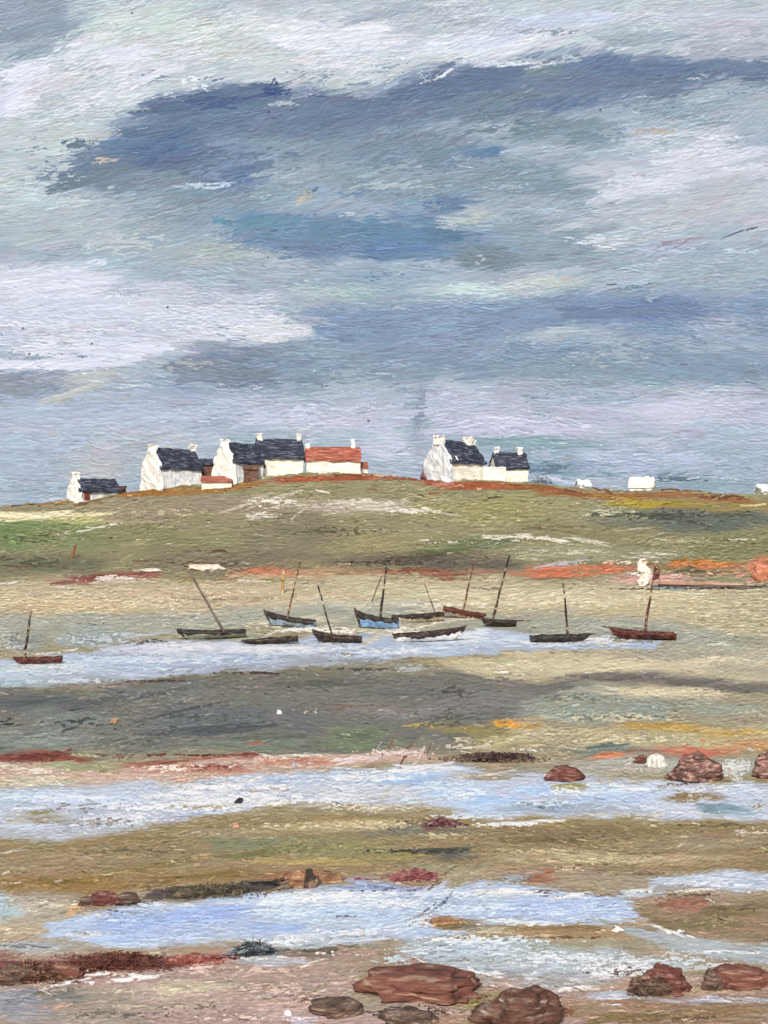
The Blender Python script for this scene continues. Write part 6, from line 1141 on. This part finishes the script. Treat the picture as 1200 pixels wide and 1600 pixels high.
weed("plum seaweed at the lower edge of the second pool, centre", 690, 1292, 60, 14, [(84, 56, 62), (128, 84, 92), (190, 176, 172)], 8, 140)
weed("brown weed trailing off the dark rocks bottom right", 1018, 1556, 60, 30, [(66, 52, 46), (104, 84, 72), (160, 138, 120)], 9, 200, slant=.5)


# stump on the bank
base = at(483, 1386); u = base.y / F
bm = bmesh.new()
tube(bm, [(0, 0, -0.05), (0.02, 0, 14 * u), (0.0, 0, 28 * u)], [10 * u, 8 * u, 6 * u], 9)
tube(bm, [(7 * u, 0, -0.05), (11 * u, 0, 12 * u), (13 * u, 0, 18 * u)], [5 * u, 5 * u, 3 * u], 7)
rough_up(bm, 2, 0.04, 4, 3)
st = obj("stump", bm, streak_mat("black_timber", [(40, 34, 32), (66, 54, 46), (150, 120, 96)], (1, 1, 0.6), 5, .7, .6)); st.location = base
tag(st, "black broken timber stump on the bank above the third pool", "stump")

# white daymark at the hill foot, pink wall and posts
base = at(1004, 914); u = base.y / F
bm = bmesh.new()
tube(bm, [(0, 0, -0.3), (0.1, 0, 6 * u), (0.35, 0, 14 * u), (0.1, 0, 22 * u), (-0.1, 0, 30 * u), (0.15, 0, 38 * u), (0.1, 0, 43 * u)], [6 * u, 9 * u, 6 * u, 8 * u, 5 * u, 6 * u, 2 * u], 14)
rough_up(bm, 3, 0.30, 1.5, 4)
cn = obj("cairn", bm, streak_mat("limewashed_stones", [(188, 110, 78), (222, 206, 184), (246, 242, 230), (250, 247, 238)], (0.8, 0.8, 1.4), 2.4, .8, .6, stops=[.28, .42, .52, .8])); cn.location = base
tag(cn, "ragged white cairn streaked with orange at the hill foot, left of the pink wall", "cairn")
base = at(1100, 917); u = base.y / F
wl = empty("boundary_wall", base, math.radians(-2)); tag(wl, "low pink wall with a dark base running to the right edge at the hill foot", "wall")
bm = bmesh.new()
box(bm, -70 * u, 60 * u, -0.2, 0.3, 3 * u, 10 * u)
for v in bm.verts:
    if v.co.z > 5 * u and v.co.x > 0: v.co.z -= 5 * u
rough_up(bm, 4, 0.12, .8, 6)
obj("top_course", bm, streak_mat("pink_plaster", [(150, 116, 96), (204, 158, 142), (214, 176, 160)], (0.3, 1, 1), 1.2, .8, .5), wl)
bm = bmesh.new()
box(bm, -70 * u, 64 * u, -0.28, 0.38, -1 * u, 3.2 * u)
rough_up(bm, 4, 0.10, .8, 7)
obj("base_course", bm, streak_mat("dark_footing", [(56, 46, 44), (84, 72, 66), (110, 104, 98)], (0.3, 1, 1), 1.2, .8, .5), wl)


def post(label, px0, py0, px1, py1, rpx, mat, seed, cat="post", group="weathered posts"):
    base = at(px0, py0); u = base.y / F
    top = at(px1, py1, base.y) - base
    bm = bmesh.new(); n = 8
    tube(bm, [Vector((0, 0, -0.2)).lerp(top, i / n) + mnoise.noise_vector(Vector((i * .7, seed, 0))) * rpx * u * 0.6 for i in range(n + 1)], [rpx * u * (1 + .4 * mnoise.noise(Vector((i * .9, seed, 2)))) for i in range(n + 1)], 7)
    o = obj("post", bm, mat); o.location = base
    tag(o, label, cat, group)
    return o
P_OCHRE = streak_mat("ochre_timber", [(140, 108, 60), (176, 146, 92), (216, 204, 176)], (1, 1, .6), 2, .7, .4)
post("ochre post on the sand left of the leaning red mast", 441, 926, 443, 892, 2.4, P_OCHRE, 1)
post("small rust stake leaning on the grassy hill at the left", 112, 872, 118, 852, 1.8, streak_mat("rust_timber", [(116, 74, 50), (150, 100, 70)], (1, 1, .6), 2, .7, .4), 2)
post("short dark red post beside the white daymark", 1026, 906, 1027, 885, 4, M_MASTR, 3)
post("thin grey post behind the bright blue boat", 580, 940, 596, 900, 1.0, M_MASTG, 4)
